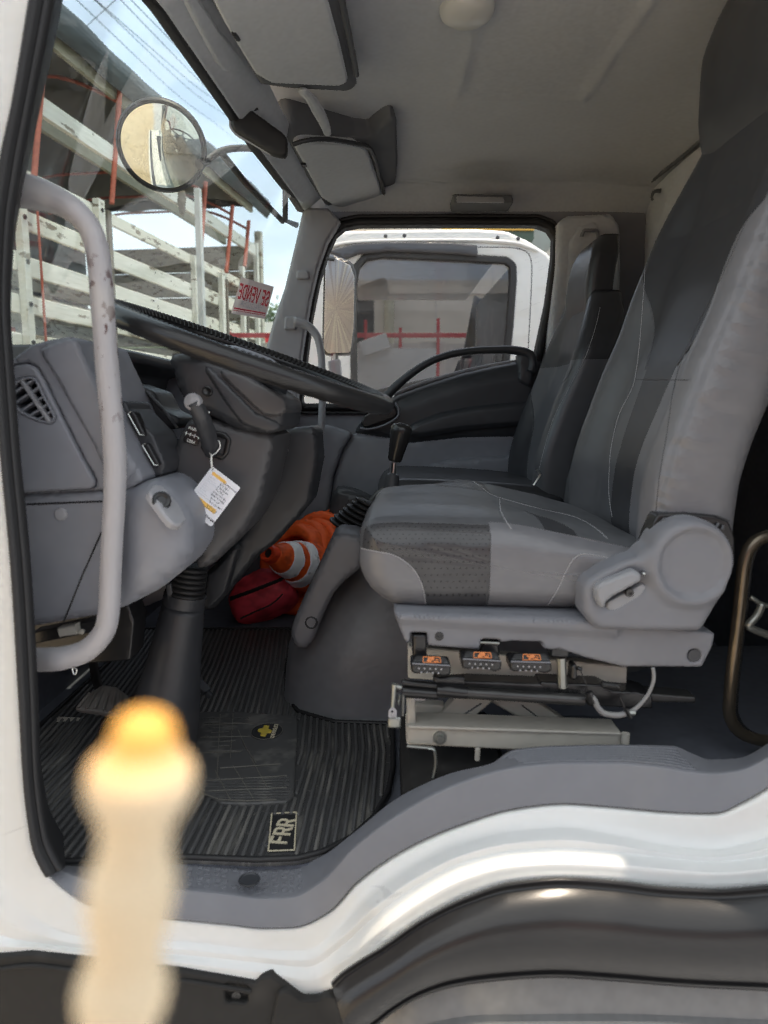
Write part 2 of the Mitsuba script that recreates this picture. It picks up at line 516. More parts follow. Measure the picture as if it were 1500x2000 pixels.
# black rubber seal down the front edge of the opening
SE = [[(78, -80), (120, -80)], [(62, 0), (107, 0)], [(30, 200), (68, 200)], [(3, 330), (43, 335)], [(-8, 450), (26, 450)], [(-10, 650), (22, 640)], [(3, 850), (37, 850)], [(25, 1100), (62, 1120)],
      [(40, 1350), (75, 1350)], [(50, 1520), (81, 1510)], [(65, 1640), (96, 1620)], [(90, 1700), (128, 1692)]]
a, s = strip(SE, [0.858, 0.868], 120)
rows = [setd(a, 0.92), setd(a, 0.855), between(a, s, 0.12, -0.012), between(a, s, 0.35, -0.018), between(a, s, 0.62, -0.014), between(a, s, 0.68, -0.006), between(a, s, 0.75, -0.010), between(a, s, 0.92, -0.006), s, push(s, 0.07)]
add(cab, 'door_seal', loft(rows, flip=True), 'black_rubber', smooth=True)
# inner face of the front pillar
rows = [push(s, 0.03) + [-0.004, 0, 0], push(s, 0.06) + [-0.010, 0, 0], push(s, 0.10) + [-0.03, 0, 0]]
add(cab, 'front_pillar', loft(rows, flip=True), 'dark_plastic', smooth=True)

# grey plastic sill trim
TR = [[(90, 1697), (104, 1692), (135, 1690)], [(175, 1766), (190, 1722), (225, 1685)], [(260, 1788), (275, 1733), (285, 1682)], [(350, 1795), (350, 1737), (350, 1683)], [(450, 1805), (450, 1747), (450, 1688)],
      [(520, 1812), (520, 1755), (515, 1691)], [(575, 1810), (570, 1752), (570, 1690)], [(640, 1782), (627, 1722), (627, 1671)], [(700, 1720), (692, 1655), (690, 1626)], [(800, 1653), (790, 1583), (782, 1554)],
      [(900, 1610), (892, 1531), (885, 1508)], [(1000, 1580), (990, 1501), (960, 1490)], [(1040, 1574), (1030, 1495), (1003, 1463)], [(1100, 1569), (1100, 1490), (1095, 1455)], [(1200, 1576), (1200, 1490), (1200, 1453)],
      [(1300, 1585), (1300, 1499), (1315, 1455)], [(1350, 1588), (1345, 1506), (1352, 1470)], [(1400, 1587), (1392, 1510), (1388, 1482)], [(1450, 1565), (1440, 1505), (1440, 1480)], [(1510, 1528), (1500, 1478), (1500, 1452)],
      [(1600, 1440), (1585, 1400), (1575, 1385)], [(1655, 1250), (1640, 1240), (1630, 1235)]]
a, t0, ti = strip(TR, [0.857, 0.872, 0.938], 260)
rows = [setd(a, 0.88), a, between(a, t0, 0.05, -0.003), between(a, t0, 0.5, -0.001), between(a, t0, 0.93, 0), t0 + [0, 0.0, 0], between(t0, ti, 0.07, 0.002), between(t0, ti, 0.3), between(t0, ti, 0.95), ti + [0, 0.004, -0.003], ti + [0, 0.007, -0.05]]
add(cab, 'sill_trim', loft(rows, flip=True), 'grey_trim', smooth=True, label='grey plastic sill trim curving up over the wheel arch')
for k in range(7):   # ribs of the tread on the wheel arch
    s = 0.10 + 0.115 * k
    q = between(t0, ti, s, 0.0)
    ix = np.where((q[:, 0] > at(1012 - 4 * k, 1475, 0.9)[0]) & (q[:, 0] < at(1352 - 2.5 * k, 1475, 0.9)[0]))[0]
    add(cab + '__sill_trim', 'tread_rib', tube(q[ix] + [0, 0, 0.0008], 0.0016, 6), 'grey_trim', smooth=True)
# shallow chequer on the flat step, and its drain cup
gt, gti = t0, ti
pxs = 750 + FOC * t0[:, 0] / t0[:, 1] * 0.93
idx = [int(np.argmin(np.abs(t0[:, 0] - at(x, 1740, 0.872)[0]))) for x in np.arange(372, 590, 16.5)]
for n_, i in enumerate(idx):
    for j in range(4):
        if abs(at(487, 1721, 0.9)[0] - t0[i][0]) < 0.016 and j in (1, 2):
            continue
        p = lerp(t0[i], ti[i], 0.20 + 0.19 * j + 0.05 * (n_ % 2)) + [0.002 * (j % 2), 0, 0.0004]
        add(cab + '__sill_trim', 'tread_stud', place(slab(rpoly([(-0.0040, -0.0038), (0.0042, -0.0038), (0.0040, 0.0038), (-0.0042, 0.0038)], 0.001), 0.003, 0.0011, 0.006), p, (1, 0.1, 0), (0, 1, 0)), 'grey_trim')
# drain cup in the flat step
p = at_z(487, 1721, 1.066)
add(cab, 'drain_cup', lathe([(0.0148, 0.002), (0.0142, 0.0035), (0.0125, 0.003), (0.010, -0.002), (0.004, -0.004), (0.001, -0.0042)], p, (0, 0, 1), 28), 'dark_plastic', smooth=True)

# gloss black fender over the wheel, its lip, and the splash panel behind
FE = [[(646, 1918), (688, 2060)], [(664, 1900), (705, 2030)], [(700, 1875), (738, 2002)], [(742, 1850), (770, 1977)], [(832, 1789), (822, 1948)], [(915, 1748), (885, 1928)], [(1000, 1721), (965, 1917)], [(1100, 1712), (1080, 1910)], [(1200, 1718), (1200, 1917)],
      [(1300, 1730), (1300, 1925)], [(1395, 1734), (1395, 1931)], [(1480, 1728), (1480, 1935)], [(1600, 1712), (1600, 1945)], [(1750, 1690), (1750, 1960)]]
f0, f1 = strip(FE, [0.750, 0.690], 220)
prof = [(s_, d_ + 0.040) for s_, d_ in [(0.0, 0.79), (0.0, 0.752), (0.004, 0.742), (0.02, 0.735), (0.05, 0.7325), (0.075, 0.7365), (0.12, 0.733), (0.28, 0.714), (0.5, 0.701), (0.7, 0.699), (0.85, 0.705), (0.94, 0.714), (0.97, 0.710), (1.0, 0.713)]]
rows = [setd(lerp(f0, f1, s), d) for s, d in prof] + [setd(f1, 0.76) + [0, 0.004, 0.003], setd(f1, 0.76) + [0, 0.10, 0.02]]
add(cab, 'fender', loft(rows, flip=True), 'fender_black', smooth=True, label='glossy black plastic fender over the front wheel')
mat('splash_grey', proc(lambda p, n, uv: mix((0.19, 0.19, 0.19), (0.33, 0.31, 0.27), smoothstep(0.4, 0.75, fbm(p.x * 14, p.z * 14, 3, 4)) * (1 - smoothstep(0.0, 0.25, p.x))) * (0.9 + 0.2 * fbm(p.x * 80, p.z * 80, 0))), 0.55)
h = strip([[(740, 2090), (740, 1990)], [(800, 2020), (800, 1930)], [(950, 1990), (950, 1890)], [(1200, 1988), (1200, 1880)], [(1400, 1995), (1400, 1890)], [(1700, 2010), (1700, 1900)]], [0.80, 0.82], 120)
low = h[0].copy()
rows = [h[0] + [0, 0.10, -0.30], h[0] + [0, 0.0, -0.012], h[0] + [0, -0.006, -0.004], h[0] + [0, -0.005, 0.0], h[0] + [0, 0.003, 0.003], h[1], h[1] + [0, 0.05, 0.03]]
add(cab, 'wheel_arch_panel', loft(rows), 'splash_grey', smooth=40)

# black lower body panel in front of the wheel, with its screw recess
lo = [(-120, 1890), (-14, 1869), (60, 1863), (130, 1871), (228, 1881), (350, 1896), (450, 1913), (498, 1921), (512, 1908), (530, 1906), (545, 1915), (590, 1948), (625, 1950), (648, 1925), (700, 2060), (690, 2200), (-120, 2200)]
g = pxpoly(lo, 0.829, 0.003).difference(pxpoly([(440, 1922), (482, 1926), (484, 1960), (440, 1958)], 0.829, 0.004))
add(cab, 'lower_panel', [place(slab(g, 0.03, 0.004, 0.02), (0, 0.829, 0)), pslab([(436, 1918), (488, 1922), (488, 1964), (436, 1962)], 0.839, 0.02)], 'mudguard_black')
p = at(462, 1942, 0.838)
add(cab + '__lower_panel', 'screw', [lathe([(0.0, -0.003), (0.006, -0.003), (0.0062, -0.0015), (0.0065, 0.002)], p, (0, 1, 0), 18), bar(p + [-0.003, -0.0032, -0.001], p + [0.003, -0.0032, 0.001], 0.0014, 0.0006), bar(p + [-0.001, -0.0032, 0.003], p + [0.001, -0.0032, -0.003], 0.0006, 0.0014)], 'dark_steel')
add(cab, 'panel_ridge', tube([at(x, y, 0.828) for x, y in [(-120, 1915), (0, 1893), (60, 1886), (130, 1893), (250, 1907), (360, 1916), (440, 1928), (490, 1936)]], 0.0035, 8, 40), 'mudguard_black', smooth=True)
add(cab, 'mud_liner', pslab([(545, 1922), (590, 1955), (625, 1953), (650, 1930), (690, 2040), (690, 2100), (510, 2100), (530, 1990)], 0.822, 0.01, 0.012, 0.004), 'mudguard_black')
# wheel behind the fender
w0 = np.array([0.38, 0.84, 0.40])
add(cab, 'wheel', lathe([(0.17, 0.0), (0.30, -0.01), (0.375, 0.005), (0.398, 0.03), (0.40, 0.12), (0.39, 0.19), (0.32, 0.23), (0.17, 0.22)], w0, (0, 1, 0), 48), 'black_rubber')
add(cab + '__wheel', 'rim', lathe([(0.0, 0.03), (0.08, 0.03), (0.09, 0.06), (0.16, 0.05), (0.21, 0.005), (0.215, 0.0), (0.20, 0.1)], w0 - [0, 0.004, 0], (0, 1, 0), 40), 'pale_grey_plastic')

# ------------------------------------------------------------------ cab shell: floor, walls, roof
ZF = 1.058
add(cab, 'floor', [box((-0.80, 0.93, 0.95), (0.95, 2.66, ZF))], 'carpet_dark')
plat = [(0.035, ZF - 0.02), (0.06, 1.12), (0.09, 1.158), (0.95, 1.165), (0.95, 0.98), (0.035, 0.98)]
add(cab, 'seat_platform', place(slab(rpoly(plat, 0.01), 0.62, 0.004, 0.05), (0, 0.945, 0)), 'carpet_dark')
add(cab, 'floor_step', [box((0.028, 0.944, 1.0), (0.19, 1.20, 1.168), 0.012)], 'mudguard_black')
add(cab, 'rear_wall', [thick([[(0.93, 0.9, 0.98), (0.93, 2.66, 0.98)], [(0.93, 0.9, 1.72), (0.93, 2.66, 1.72)], [(0.89, 0.9, 1.73), (0.89, 2.66, 1.73)]], 0.01)], 'carpet_dark')
yy = np.linspace(0.88, 2.62, 30)
zz = np.linspace(1.72, 2.44, 24)
rw = [[(0.90 + 0.012 * math.sin((y - 1.0) * 9) * (0.4 + 0.6 * math.sin((z - 1.45) * 3)) + 0.03 * max(0, (z - 2.3)), y, z) for y in yy] for z in zz]
add(cab, 'back_panel', loft(rw, flip=False), 'lining', smooth=True)


def header_x(y):
    """Front edge of the roof above the windscreen."""
    return np.interp(y, [0.9, 1.25, 1.5, 1.88, 2.34, 2.55], [-0.46, -0.435, -0.405, -0.375, -0.330, -0.315])


def roof_z(x, y):
    e = np.clip(np.minimum((2.60 - y) / 0.22, 1), 0, 1)
    a = np.clip((0.93 - x) / 0.25, 0, 1)
    d = np.clip((y - 0.80) / 0.22, 0, 1)
    return -0.9 * np.clip(y - 2.52, 0, 1) + 2.425 + 0.055 * np.sin(e * math.pi / 2) * np.sin(np.clip(d, 0, 1) * math.pi / 2) * (0.3 + 0.7 * np.sin(a * math.pi / 2))


xs, ys = np.linspace(0, 1, 110), np.linspace(0.86, 2.605, 130)
X, Y = np.meshgrid(xs, ys, indexing='ij')
X = header_x(Y) + 0.035 + X * (0.95 - header_x(Y) - 0.035)
Z = roof_z(X, Y)
hx0, hx1, hy0, hy1 = 0.19, 0.50, 1.30, 1.93       # embossed hatch
q = np.maximum(np.maximum(hx0 - X, X - (hx1 + (Y - hy1) * -0.03)), np.maximum(hy0 - Y, Y - hy1))
Z = Z - 0.006 * np.exp(-(q / 0.010) ** 2) + 0.004 * (q < 0)
add(cab, 'roof_lining', loft(np.stack([X, Y, Z], -1), flip=False), 'lining', smooth=True, label='grey fabric roof lining with embossed hatch outline')
# outer skin of the roof: throws the shade that lies on the door step
xo = np.linspace(-0.52, 1.0, 40)
edge = 0.864 - 0.125 * np.clip((xo - 0.40) / 0.30, 0, 1) ** 1.4 + 0.02 * np.clip((-0.2 - xo) / 0.3, 0, 1)
def skin_row(y, z):
    x0 = header_x(np.mean(y)) - 0.005
    return np.stack([x0 + (xo - xo[0]) / (xo[-1] - xo[0]) * (1.0 - x0), y + 0 * xo, z + 0 * xo], -1)


ro = [skin_row(edge, 2.46), skin_row(edge + 0.01, 2.49), skin_row(edge + 0.09, 2.57), skin_row(1.3, 2.60), skin_row(1.8, 2.60), skin_row(2.3, 2.60), skin_row(2.62, 2.55), skin_row(2.67, 2.46)]
_ = [np.stack([xo, edge + 0.0, 2.46 + 0 * xo], -1), np.stack([xo, edge + 0.01, 2.49 + 0 * xo], -1), np.stack([xo, edge + 0.09, 2.57 + 0 * xo], -1), np.stack([xo, 1.3 + 0 * xo, 2.60 + 0 * xo], -1), np.stack([xo, 2.3 + 0 * xo, 2.60 + 0 * xo], -1), np.stack([xo, 2.62 + 0 * xo, 2.55 + 0 * xo], -1), np.stack([xo, 2.67 + 0 * xo, 2.46 + 0 * xo], -1)]
add(cab, 'roof', thick(ro, 0.012, flip=True), 'white_paint', smooth=40)
add(cab, 'rear_panel', box((0.955, 0.80, 0.95), (0.985, 2.68, 2.50)), 'white_paint')
# door top rail and upper rear pillar
add(cab, 'door_header', tube([(-0.46, 0.86, 2.36), (-0.36, 0.85, 2.42), (0.2, 0.85, 2.445), (0.85, 0.85, 2.42)], 0.022, 10, 40), 'dark_plastic', smooth=True)
add(cab, 'front_panel', [box((-0.80, 0.84, 0.86), (-0.77, 2.68, 1.72), 0.01)], 'white_paint')
add(cab, 'firewall', box((-0.768, 0.90, 0.95), (-0.74, 2.64, 1.75)), 'carpet_dark')
add(cab, 'bumper', place(slab(rpoly([(0.80, 0.45), (2.72, 0.45), (2.72, 0.84), (0.80, 0.84)], 0.05), 0.10, 0.02, 0.05), (-0.90, 0, 0), (0, -1, 0), (0, 0, 1)) if False else box((-0.92, 0.80, 0.45), (-0.78, 2.70, 0.84), 0.03), 'white_paint')
# chassis below the floor
add(cab, 'chassis', [box((-0.7, 1.25, 0.6), (4.5, 1.35, 0.85)), box((-0.7, 2.15, 0.6), (4.5, 2.25, 0.85)), box((-0.7, 0.95, 0.86), (0.95, 2.6, 0.945))], 'dark_steel')
for dy in (1.60,):
    add(cab, 'wheel', lathe([(0.17, 0.0), (0.30, -0.01), (0.375, 0.005), (0.398, 0.03), (0.40, 0.12), (0.39, 0.19), (0.32, 0.23), (0.17, 0.22)], (0.38, 2.40, 0.40), (0, 1, 0), 40), 'black_rubber')
for yw in (0.84, 2.35):
    add(cab, 'wheel', lathe([(0.17, 0.0), (0.30, -0.01), (0.375, 0.005), (0.398, 0.03), (0.40, 0.12), (0.39, 0.19), (0.32, 0.23), (0.17, 0.22)], (3.7, yw, 0.40), (0, 1, 0), 32), 'black_rubber')
# ------------------------------------------------------------------ dashboard
YD = 0.965
dash = cab + '__dashboard'
up = [(8, 735), (20, 702), (60, 672), (100, 662), (139, 656), (148, 662), (160, 690), (190, 752), (230, 838), (262, 900), (280, 934), (276, 940), (245, 958), (205, 957), (50, 966), (10, 968)]
vent_px = [(24, 762), (32, 748), (48, 739), (66, 737), (74, 744), (90, 777), (109, 812), (109, 822), (98, 826), (75, 820), (48, 808), (30, 795), (22, 782)]
inset_px = [(6, 725), (24, 714), (52, 708), (70, 716), (84, 738), (120, 812), (160, 890), (187, 938), (186, 950), (176, 956), (60, 963), (6, 966)]
g = pxpoly(up, YD, 0.004).difference(pxpoly(inset_px, YD, 0.008))
add(cab, 'dashboard', place(slab(g, 0.19, 0.006, 0.02), (0, YD, 0)), 'grey_plastic', label='grey plastic dashboard with triangular end vent')
g = pxpoly([(x + (2 if x > 40 else 0), y) for x, y in inset_px], YD, 0.008).buffer(-0.0012).difference(pxpoly(vent_px, YD, 0.004))
add(dash, 'end_panel', place(slab(g, 0.12, 0.004, 0.02), (0, YD - 0.004, 0)), 'grey_plastic')
# darker cowl piece on the upper rear side
cow = [(73, 686), (76, 678), (100, 667), (140, 658), (150, 664), (165, 700), (195, 764), (204, 790), (250, 885), (266, 915), (240, 945), (203, 925), (180, 870), (140, 800), (106, 738), (80, 697)]
add(dash, 'cowl', pslab(cow, YD - 0.008, 0.18, 0.006, 0.008, 0.02), 'grey_plastic')
vp = pxpoly(vent_px, YD, 0.004)
ves = vp.buffer(0.0012).difference(vp.buffer(-0.0016))
add(dash, 'vent', place(slab(ves, 0.012, 0.0015, 0.01), (0, YD - 0.0065, 0)), 'grey_plastic')
add(dash, 'vent_well', pslab(vent_px, YD + 0.05, 0.01), 'black_plastic')


def vbar(p, q, w, y, t):
    line = LineString([at(*p, YD)[[0, 2]], at(*q, YD)[[0, 2]]]).buffer(w, cap_style=2).intersection(vp)
    return [place(slab(h, t, 0.0008, 0.01), (0, y, 0)) for h in getattr(line, 'geoms', [line]) if not h.is_empty]


for p, q in [((0, 785), (72, 738)), ((0, 806), (84, 752)), ((10, 823), (95, 768)), ((28, 832), (104, 783)), ((50, 836), (112, 796)), ((70, 840), (118, 808))]:
    for m in vbar(p, q, 0.0014, YD - 0.003, 0.02):
        add(dash, 'louvre', m, 'grey_plastic')
for m in vbar((38, 735), (104, 830), 0.0023, YD - 0.006, 0.012):
    add(dash, 'louvre_spine', m, 'pale_grey_plastic')
# lower block and knee pod
low = [(10, 964), (50, 963), (205, 954), (246, 950), (268, 944), (300, 936), (330, 953), (371, 998), (377, 1016), (377, 1078), (352, 1118), (312, 1152), (242, 1188), (200, 1202), (160, 1210), (70, 1226), (20, 1232)]


def pod_shape(u, v, d):
    e = at(250, 1060, YD)
    k = np.clip((u - e[0] + 0.02) / 0.05, 0, 1)
    return -0.018 * np.sin(k * math.pi / 2) * np.clip(d / 0.03, 0, 1) ** 0.6


add(dash, 'lower_panel', pslab(low, YD + 0.004, 0.17, 0.008, 0.014, 0.012, pod_shape), 'grey_plastic', smooth=60)
add(dash, 'lower_seam', [tube([at(x, y, YD + 0.0035) for x, y in [(200, 952), (196, 1020), (160, 1120), (122, 1216)]][1:] if False else [at(198, 1040, YD + 0.003), at(160, 1126, YD + 0.003), at(124, 1216, YD + 0.003)], 0.0012, 6), tube([at(50, 985, YD + 0.003), at(204, 979, YD + 0.003)], 0.0012, 6)], 'black_plastic')
p = at(119, 1004, YD + 0.0035)
add(dash, 'screw_cap', lathe([(0.0, -0.003), (0.007, -0.003), (0.0085, -0.0022), (0.0092, 0.0), (0.0094, 0.004)], p, (0, 1, 0), 28), 'pale_grey_plastic', smooth=50)
# lighter socket niche on top of the pod
n0, n1, n2, n3 = at(292, 958, 0.985), at(330, 948, 1.06), at(372, 1012, 1.06), at(340, 1026, 0.985)
nu, nv = unit(n2 - n1), unit(n1 - n0)
add(dash, 'niche', planeslab([(291, 962), (303, 944), (318, 946), (352, 985), (366, 1012), (356, 1026), (338, 1024), (318, 1000)], at(330, 985, 0.946), (1, 0, -0.95), (0.2, 1, 0.2), 0.01, 0.008, 0.004), 'pale_grey_plastic')
p = at(315, 979, 0.941)
add(dash, 'socket', lathe([(0.0, -0.004), (0.006, -0.004), (0.0075, -0.006), (0.0105, -0.0065), (0.0125, -0.004), (0.0128, 0.004)], p, (-0.45, 1, -0.4), 28), 'black_plastic', smooth=50)

# the dashboard running across the cab
pr = [(-0.64, 1.80), (-0.44, 1.802), (-0.415, 1.794), (-0.418, 1.780), (-0.47, 1.765), (-0.49, 1.70), (-0.455, 1.635), (-0.37, 1.612), (-0.355, 1.597), (-0.375, 1.50), (-0.46, 1.34), (-0.62, 1.26), (-0.64, 1.25)]
g = rpoly(pr, 0.006)
add(dash, 'main_body', place(slab(g, 0.45, 0.005, 0.05), (0, 1.13, 0)), 'dark_plastic')
pr2 = [(-0.62, 1.80), (-0.46, 1.80), (-0.36, 1.74), (-0.34, 1.60), (-0.36, 1.44), (-0.48, 1.28), (-0.62, 1.22)]
add(dash, 'passenger_side', place(slab(rpoly(pr2, 0.03), 1.02, 0.02, 0.05), (0, 1.575, 0)), 'grey_plastic')
# switch bank beside the column
sw = [(236, 762), (252, 800), (300, 850), (322, 905), (316, 928), (282, 938), (262, 895), (236, 840)]
add(dash, 'switch_panel', pslab(sw, 1.02, 0.10, 0.004, 0.004), 'dark_plastic')
for q in ([(250, 806), (262, 803), (284, 850), (274, 853)], [(278, 868), (289, 865), (312, 908), (302, 912)]):
    k = add(dash, 'switch', pslab(q, 1.008, 0.02, 0.002, 0.003, 0.008), 'black_plastic')
    add(dash, 'switch_edge', tube([at(q[0][0] + 6, q[0][1] - 2, 1.0065), at(q[0][0], q[0][1] + 2, 1.0065), at(q[3][0] - 1, q[3][1] - 4, 1.0065), at(q[3][0] + 8, q[3][1] - 3, 1.0065)], 0.0007, 6), 'chrome')
p = at(283, 905, 1.016)
add(dash, 'toggle', tube([p + [0, 0.01, 0], p + [0, -0.016, 0.002]], [0.004, 0.0025], 10), 'zinc')
p = at(256, 922, 1.016)
hood = [(300, 705), (306, 700), (420, 760), (470, 830), (400, 850), (330, 842), (318, 800), (318, 836), (290, 812), (274, 766)]
add(dash, 'instrument_hood', pslab([(236, 742), (300, 764), (318, 800), (352, 818), (348, 836), (300, 842), (262, 800)], 1.16, 0.10, 0.004, 0.006), 'dark_plastic')
add(dash, 'trim_strip', tube([at(286, 764, 1.15), at(320, 800, 1.15), at(346, 836, 1.15)], [0.006, 0.008, 0.006], 8, flat=0.3), 'leather_mid')
# dark underside and wiring behind the knee pod
add(dash, 'underside', [pslab([(60, 1215), (250, 1180), (262, 1215), (255, 1290), (120, 1300), (60, 1260)], 1.10, 0.06), bar(at(75, 1240, 1.02), at(200, 1215, 1.02), 0.03, 0.018), bar(at(150, 1290, 1.03), at(196, 1232, 1.03), 0.012, 0.02)], 'black_plastic')
add(dash, 'bracket', [bar(at(120, 1232, 1.0), at(154, 1226, 1.0), 0.02, 0.014), lathe([(0.003, 0), (0.004, -0.006), (0.0, -0.007)], at(162, 1232, 1.0), (0, 1, 0), 10)], 'beige_steel')
add(dash, 'wire_loop', [tube([at(140, 1300, 0.99), at(146, 1318, 0.99), at(150, 1308, 0.99), at(144, 1304, 0.99)], 0.0012, 6, 20)], 'chrome')

# ------------------------------------------------------------------ steering column
YC = 1.095
col = cab + '__steering_column'
pan = [(331, 918), (336, 880), (350, 845), (368, 815), (400, 812), (440, 826), (537, 848), (530, 885), (507, 985), (472, 1045), (412, 1106), (374, 1118), (384, 1080), (380, 1010), (352, 972), (336, 950)]
add(cab, 'steering_column', pslab(pan, YC, 0.20, 0.008, 0.014, 0.014), 'column_grey', smooth=50, label='grey steering column shroud with key switch')
upp = [(318, 684), (334, 722), (346, 765), (366, 792), (420, 818), (470, 842), (520, 848), (552, 840), (558, 800), (540, 765), (470, 725), (420, 694), (360, 690)]
add(col, 'upper_shroud', pslab(upp, YC - 0.012, 0.21, 0.010, 0.016, 0.014), 'dark_plastic', smooth=50)
lid = [(414, 716), (470, 728), (556, 776), (561, 800), (548, 813), (516, 812), (500, 800), (440, 744)]
add(col, 'shroud_cap', pslab(lid, YC - 0.019, 0.20, 0.006, 0.006), 'column_grey', smooth=50)
add(col, 'shroud_trim', pslab([(382, 703), (400, 704), (412, 718), (500, 806), (540, 822), (552, 840), (520, 846), (470, 828), (440, 790), (400, 728)], YC - 0.0165, 0.18, 0.006, 0.006), 'dark_plastic', smooth=50)
p = at(405, 764, YC - 0.014)
add(col, 'screw_hole', lathe([(0.0, 0.0), (0.004, -0.001), (0.0062, -0.0035), (0.0075, -0.003), (0.008, 0.001)], p, (0, 1, 0), 20), 'black_plastic')
# ignition bezel
bez = [(393, 862), (408, 838), (440, 845), (452, 858), (446, 886), (434, 900), (402, 888), (392, 876)]
ig = pxpoly(bez, YC - 0.004, 0.005)
add(col, 'key_bezel', [place(slab(ig.difference(pxpoly([(416, 852), (441, 858), (435, 888), (411, 880)], YC - 0.004, 0.002)), 0.02, 0.003, 0.01), (0, YC - 0.006, 0)), pslab([(412, 850), (444, 856), (438, 892), (408, 882)], YC + 0.003, 0.01)], 'black_plastic')
lab = add(col, 'switch_label', pslab([(370, 826), (396, 834), (385, 872), (356, 862)], YC - 0.0035, 0.006, 0.002, 0.001), 'black_plastic')
mat('white_print', (0.75, 0.75, 0.73), 0.6)
U, V = unit(at(392, 850, YC) - at(366, 841, YC)), unit(at(370, 826, YC) - at(358, 864, YC))


def text_on(txt, O, U, V, h, depth=0.0004, bold=False, cx=True, width=None):
    t = meshkit.text_mesh(txt, h, depth, bold)
    v = np.array(t.vertices)
    if width:
        v[:, 0] *= width / (v[:, 0].max() - v[:, 0].min())
    if cx:
        v[:, 0] -= (v[:, 0].min() + v[:, 0].max()) / 2
        v[:, 1] -= h / 2
    U = unit(U)
    V = unit(np.asarray(V) - U * np.dot(U, V))
    N = np.cross(U, V)
    return np.asarray(O) + v[:, :1] * U + v[:, 1:2] * V + v[:, 2:3] * N, np.array(t.faces)


pr = [text_on(t, at(x, y, YC - 0.0040), U, V, 0.0044, bold=True) for t, x, y in [('PARK', 378, 838), ('DIM', 373, 862)]]
o = at(376, 850, YC - 0.0037)
for a0 in (-0.010, -0.0035, 0.0035, 0.010):
    pr.append(bar(o + a0 * U - 0.0028 * V, o + a0 * U + 0.0028 * V, 0.0013, 0.0008, up=(0, 1, 0), b=0.0001))
pr.append(bar(o - 0.012 * U, o + 0.012 * U, 0.0009, 0.0008, b=0.0001))
add(col + '__switch_label'.replace('__', '_') if False else col, 'label_print', pr, 'white_print', smooth=False)
# stalk with its pale end cap
kn = at(377, 785, YC - 0.085)
st = [kn, at(392, 812, YC - 0.075), at(404, 845, YC - 0.05), at(412, 884, YC - 0.012)]
add(col, 'stalk', tube(st, [0.0105, 0.0125, 0.0135, 0.0125, 0.010], 16, 30), 'dark_plastic', smooth=True)
d = unit(kn - at(384, 800, YC - 0.078))
add(col, 'stalk_cap', lathe([(0.0, 0.006), (0.010, 0.0055), (0.0125, 0.003), (0.0128, -0.004), (0.011, -0.008)], kn, unit(np.array([-0.15, -1, 0.25])), 28), 'pale_grey_plastic', smooth=50)
add(col, 'warning_dot', lathe([(0.0, -0.002), (0.0016, -0.0015), (0.002, 0.001)], at(407, 806, YC - 0.014), (0, 1, 0), 10), 'white_print')
# lower boot and tube down to the floor
YT = 1.20
for k in range(6):
    c0, c1 = at(372, 1108, YT), at(362, 1158, YT)
    c = c0 + (c1 - c0) * k / 5
    add(col, 'boot_fold', lathe([(0.018, -0.007), (0.028 + 0.0008 * k, -0.004), (0.031 + 0.0008 * k, 0.0), (0.028 + 0.0008 * k, 0.004), (0.018, 0.007)], c, c0 - c1, 28), 'black_rubber', smooth=True)
q0, q1 = at(362, 1160, YT), at(306, 1500, YT)
add(col, 'boot_collar', tube([q0, q0 + (q1 - q0) * 0.08], [0.036, 0.036], 24), 'dark_plastic', smooth=40)
add(col, 'column_tube', tube([q0 + (q1 - q0) * 0.06, q0 + (q1 - q0) * 0.4, q0 + (q1 - q0) * 0.8, q1], [0.036, 0.046, 0.060, 0.064], 28, 30), 'dark_plastic', smooth=True)
add(col, 'side_tab', pslab([(322, 1140), (334, 1138), (338, 1165), (350, 1176), (346, 1188), (326, 1180)], YT - 0.03, 0.02, 0.002), 'dark_plastic')
# dark side panels of the centre dash behind the column
cd = [(520, 845), (560, 838), (617, 832), (622, 900), (606, 985), (540, 1060), (500, 1090), (420, 1190), (392, 1194), (402, 1120), (470, 1050), (505, 985)]
add(dash, 'centre_panel', pslab(cd, 1.36, 0.14, 0.008, 0.01), 'dark_plastic')
add(dash, 'centre_clip', [bar(at(534, 860, 1.35), at(560, 846, 1.35), 0.01, 0.012), bar(at(524, 895, 1.35), at(562, 876, 1.35), 0.004, 0.01), bar(at(480, 1010, 1.345), at(486, 996, 1.345), 0.008, 0.008)], 'grey_trim')
add(dash, 'column_stay', pslab([(404, 1122), (420, 1112), (470, 1052), (455, 1110), (440, 1160), (408, 1192), (394, 1190)], 1.31, 0.03, 0.005, 0.006), 'dark_plastic')
# pedals
pt = [(142, 1384), (178, 1350), (200, 1336), (226, 1340), (248, 1356), (258, 1368), (246, 1388), (232, 1397)]
o = at(200, 1366, 1.34)
ped = cab + '__pedal'
mat('pedal_rubber', grained((0.17, 0.165, 0.155), 0.3, 60, 0.3), 0.6)
add(cab, 'pedal', planeslab(pt, o, (1, 0.15, 0.02), (0.25, 1.0, 0.75), 0.012, 0.006, 0.004), 'pedal_rubber', label='black ribbed pedal beside the column tube')
n = unit(np.cross(unit([1, 0.15, 0.02]), unit([0.25, 1.0, 0.75])))
n = n if n[2] > 0 else -n
for i in range(6):
    a0, b0 = (178 + 12 * i, 1352 - 2 * i if i < 2 else 1342 + 3 * (i - 2)), (150 + 17 * i, 1386 + 2 * i)
    pa, pb = at_plane(*a0, n, n @ o), at_plane(*b0, n, n @ o)
    add(ped, 'rib', tube([pa + n * 0.002 + (pb - pa) * 0.08, pb + n * 0.002 - (pb - pa) * 0.1], 0.0036, 6), 'pedal_rubber', smooth=True)
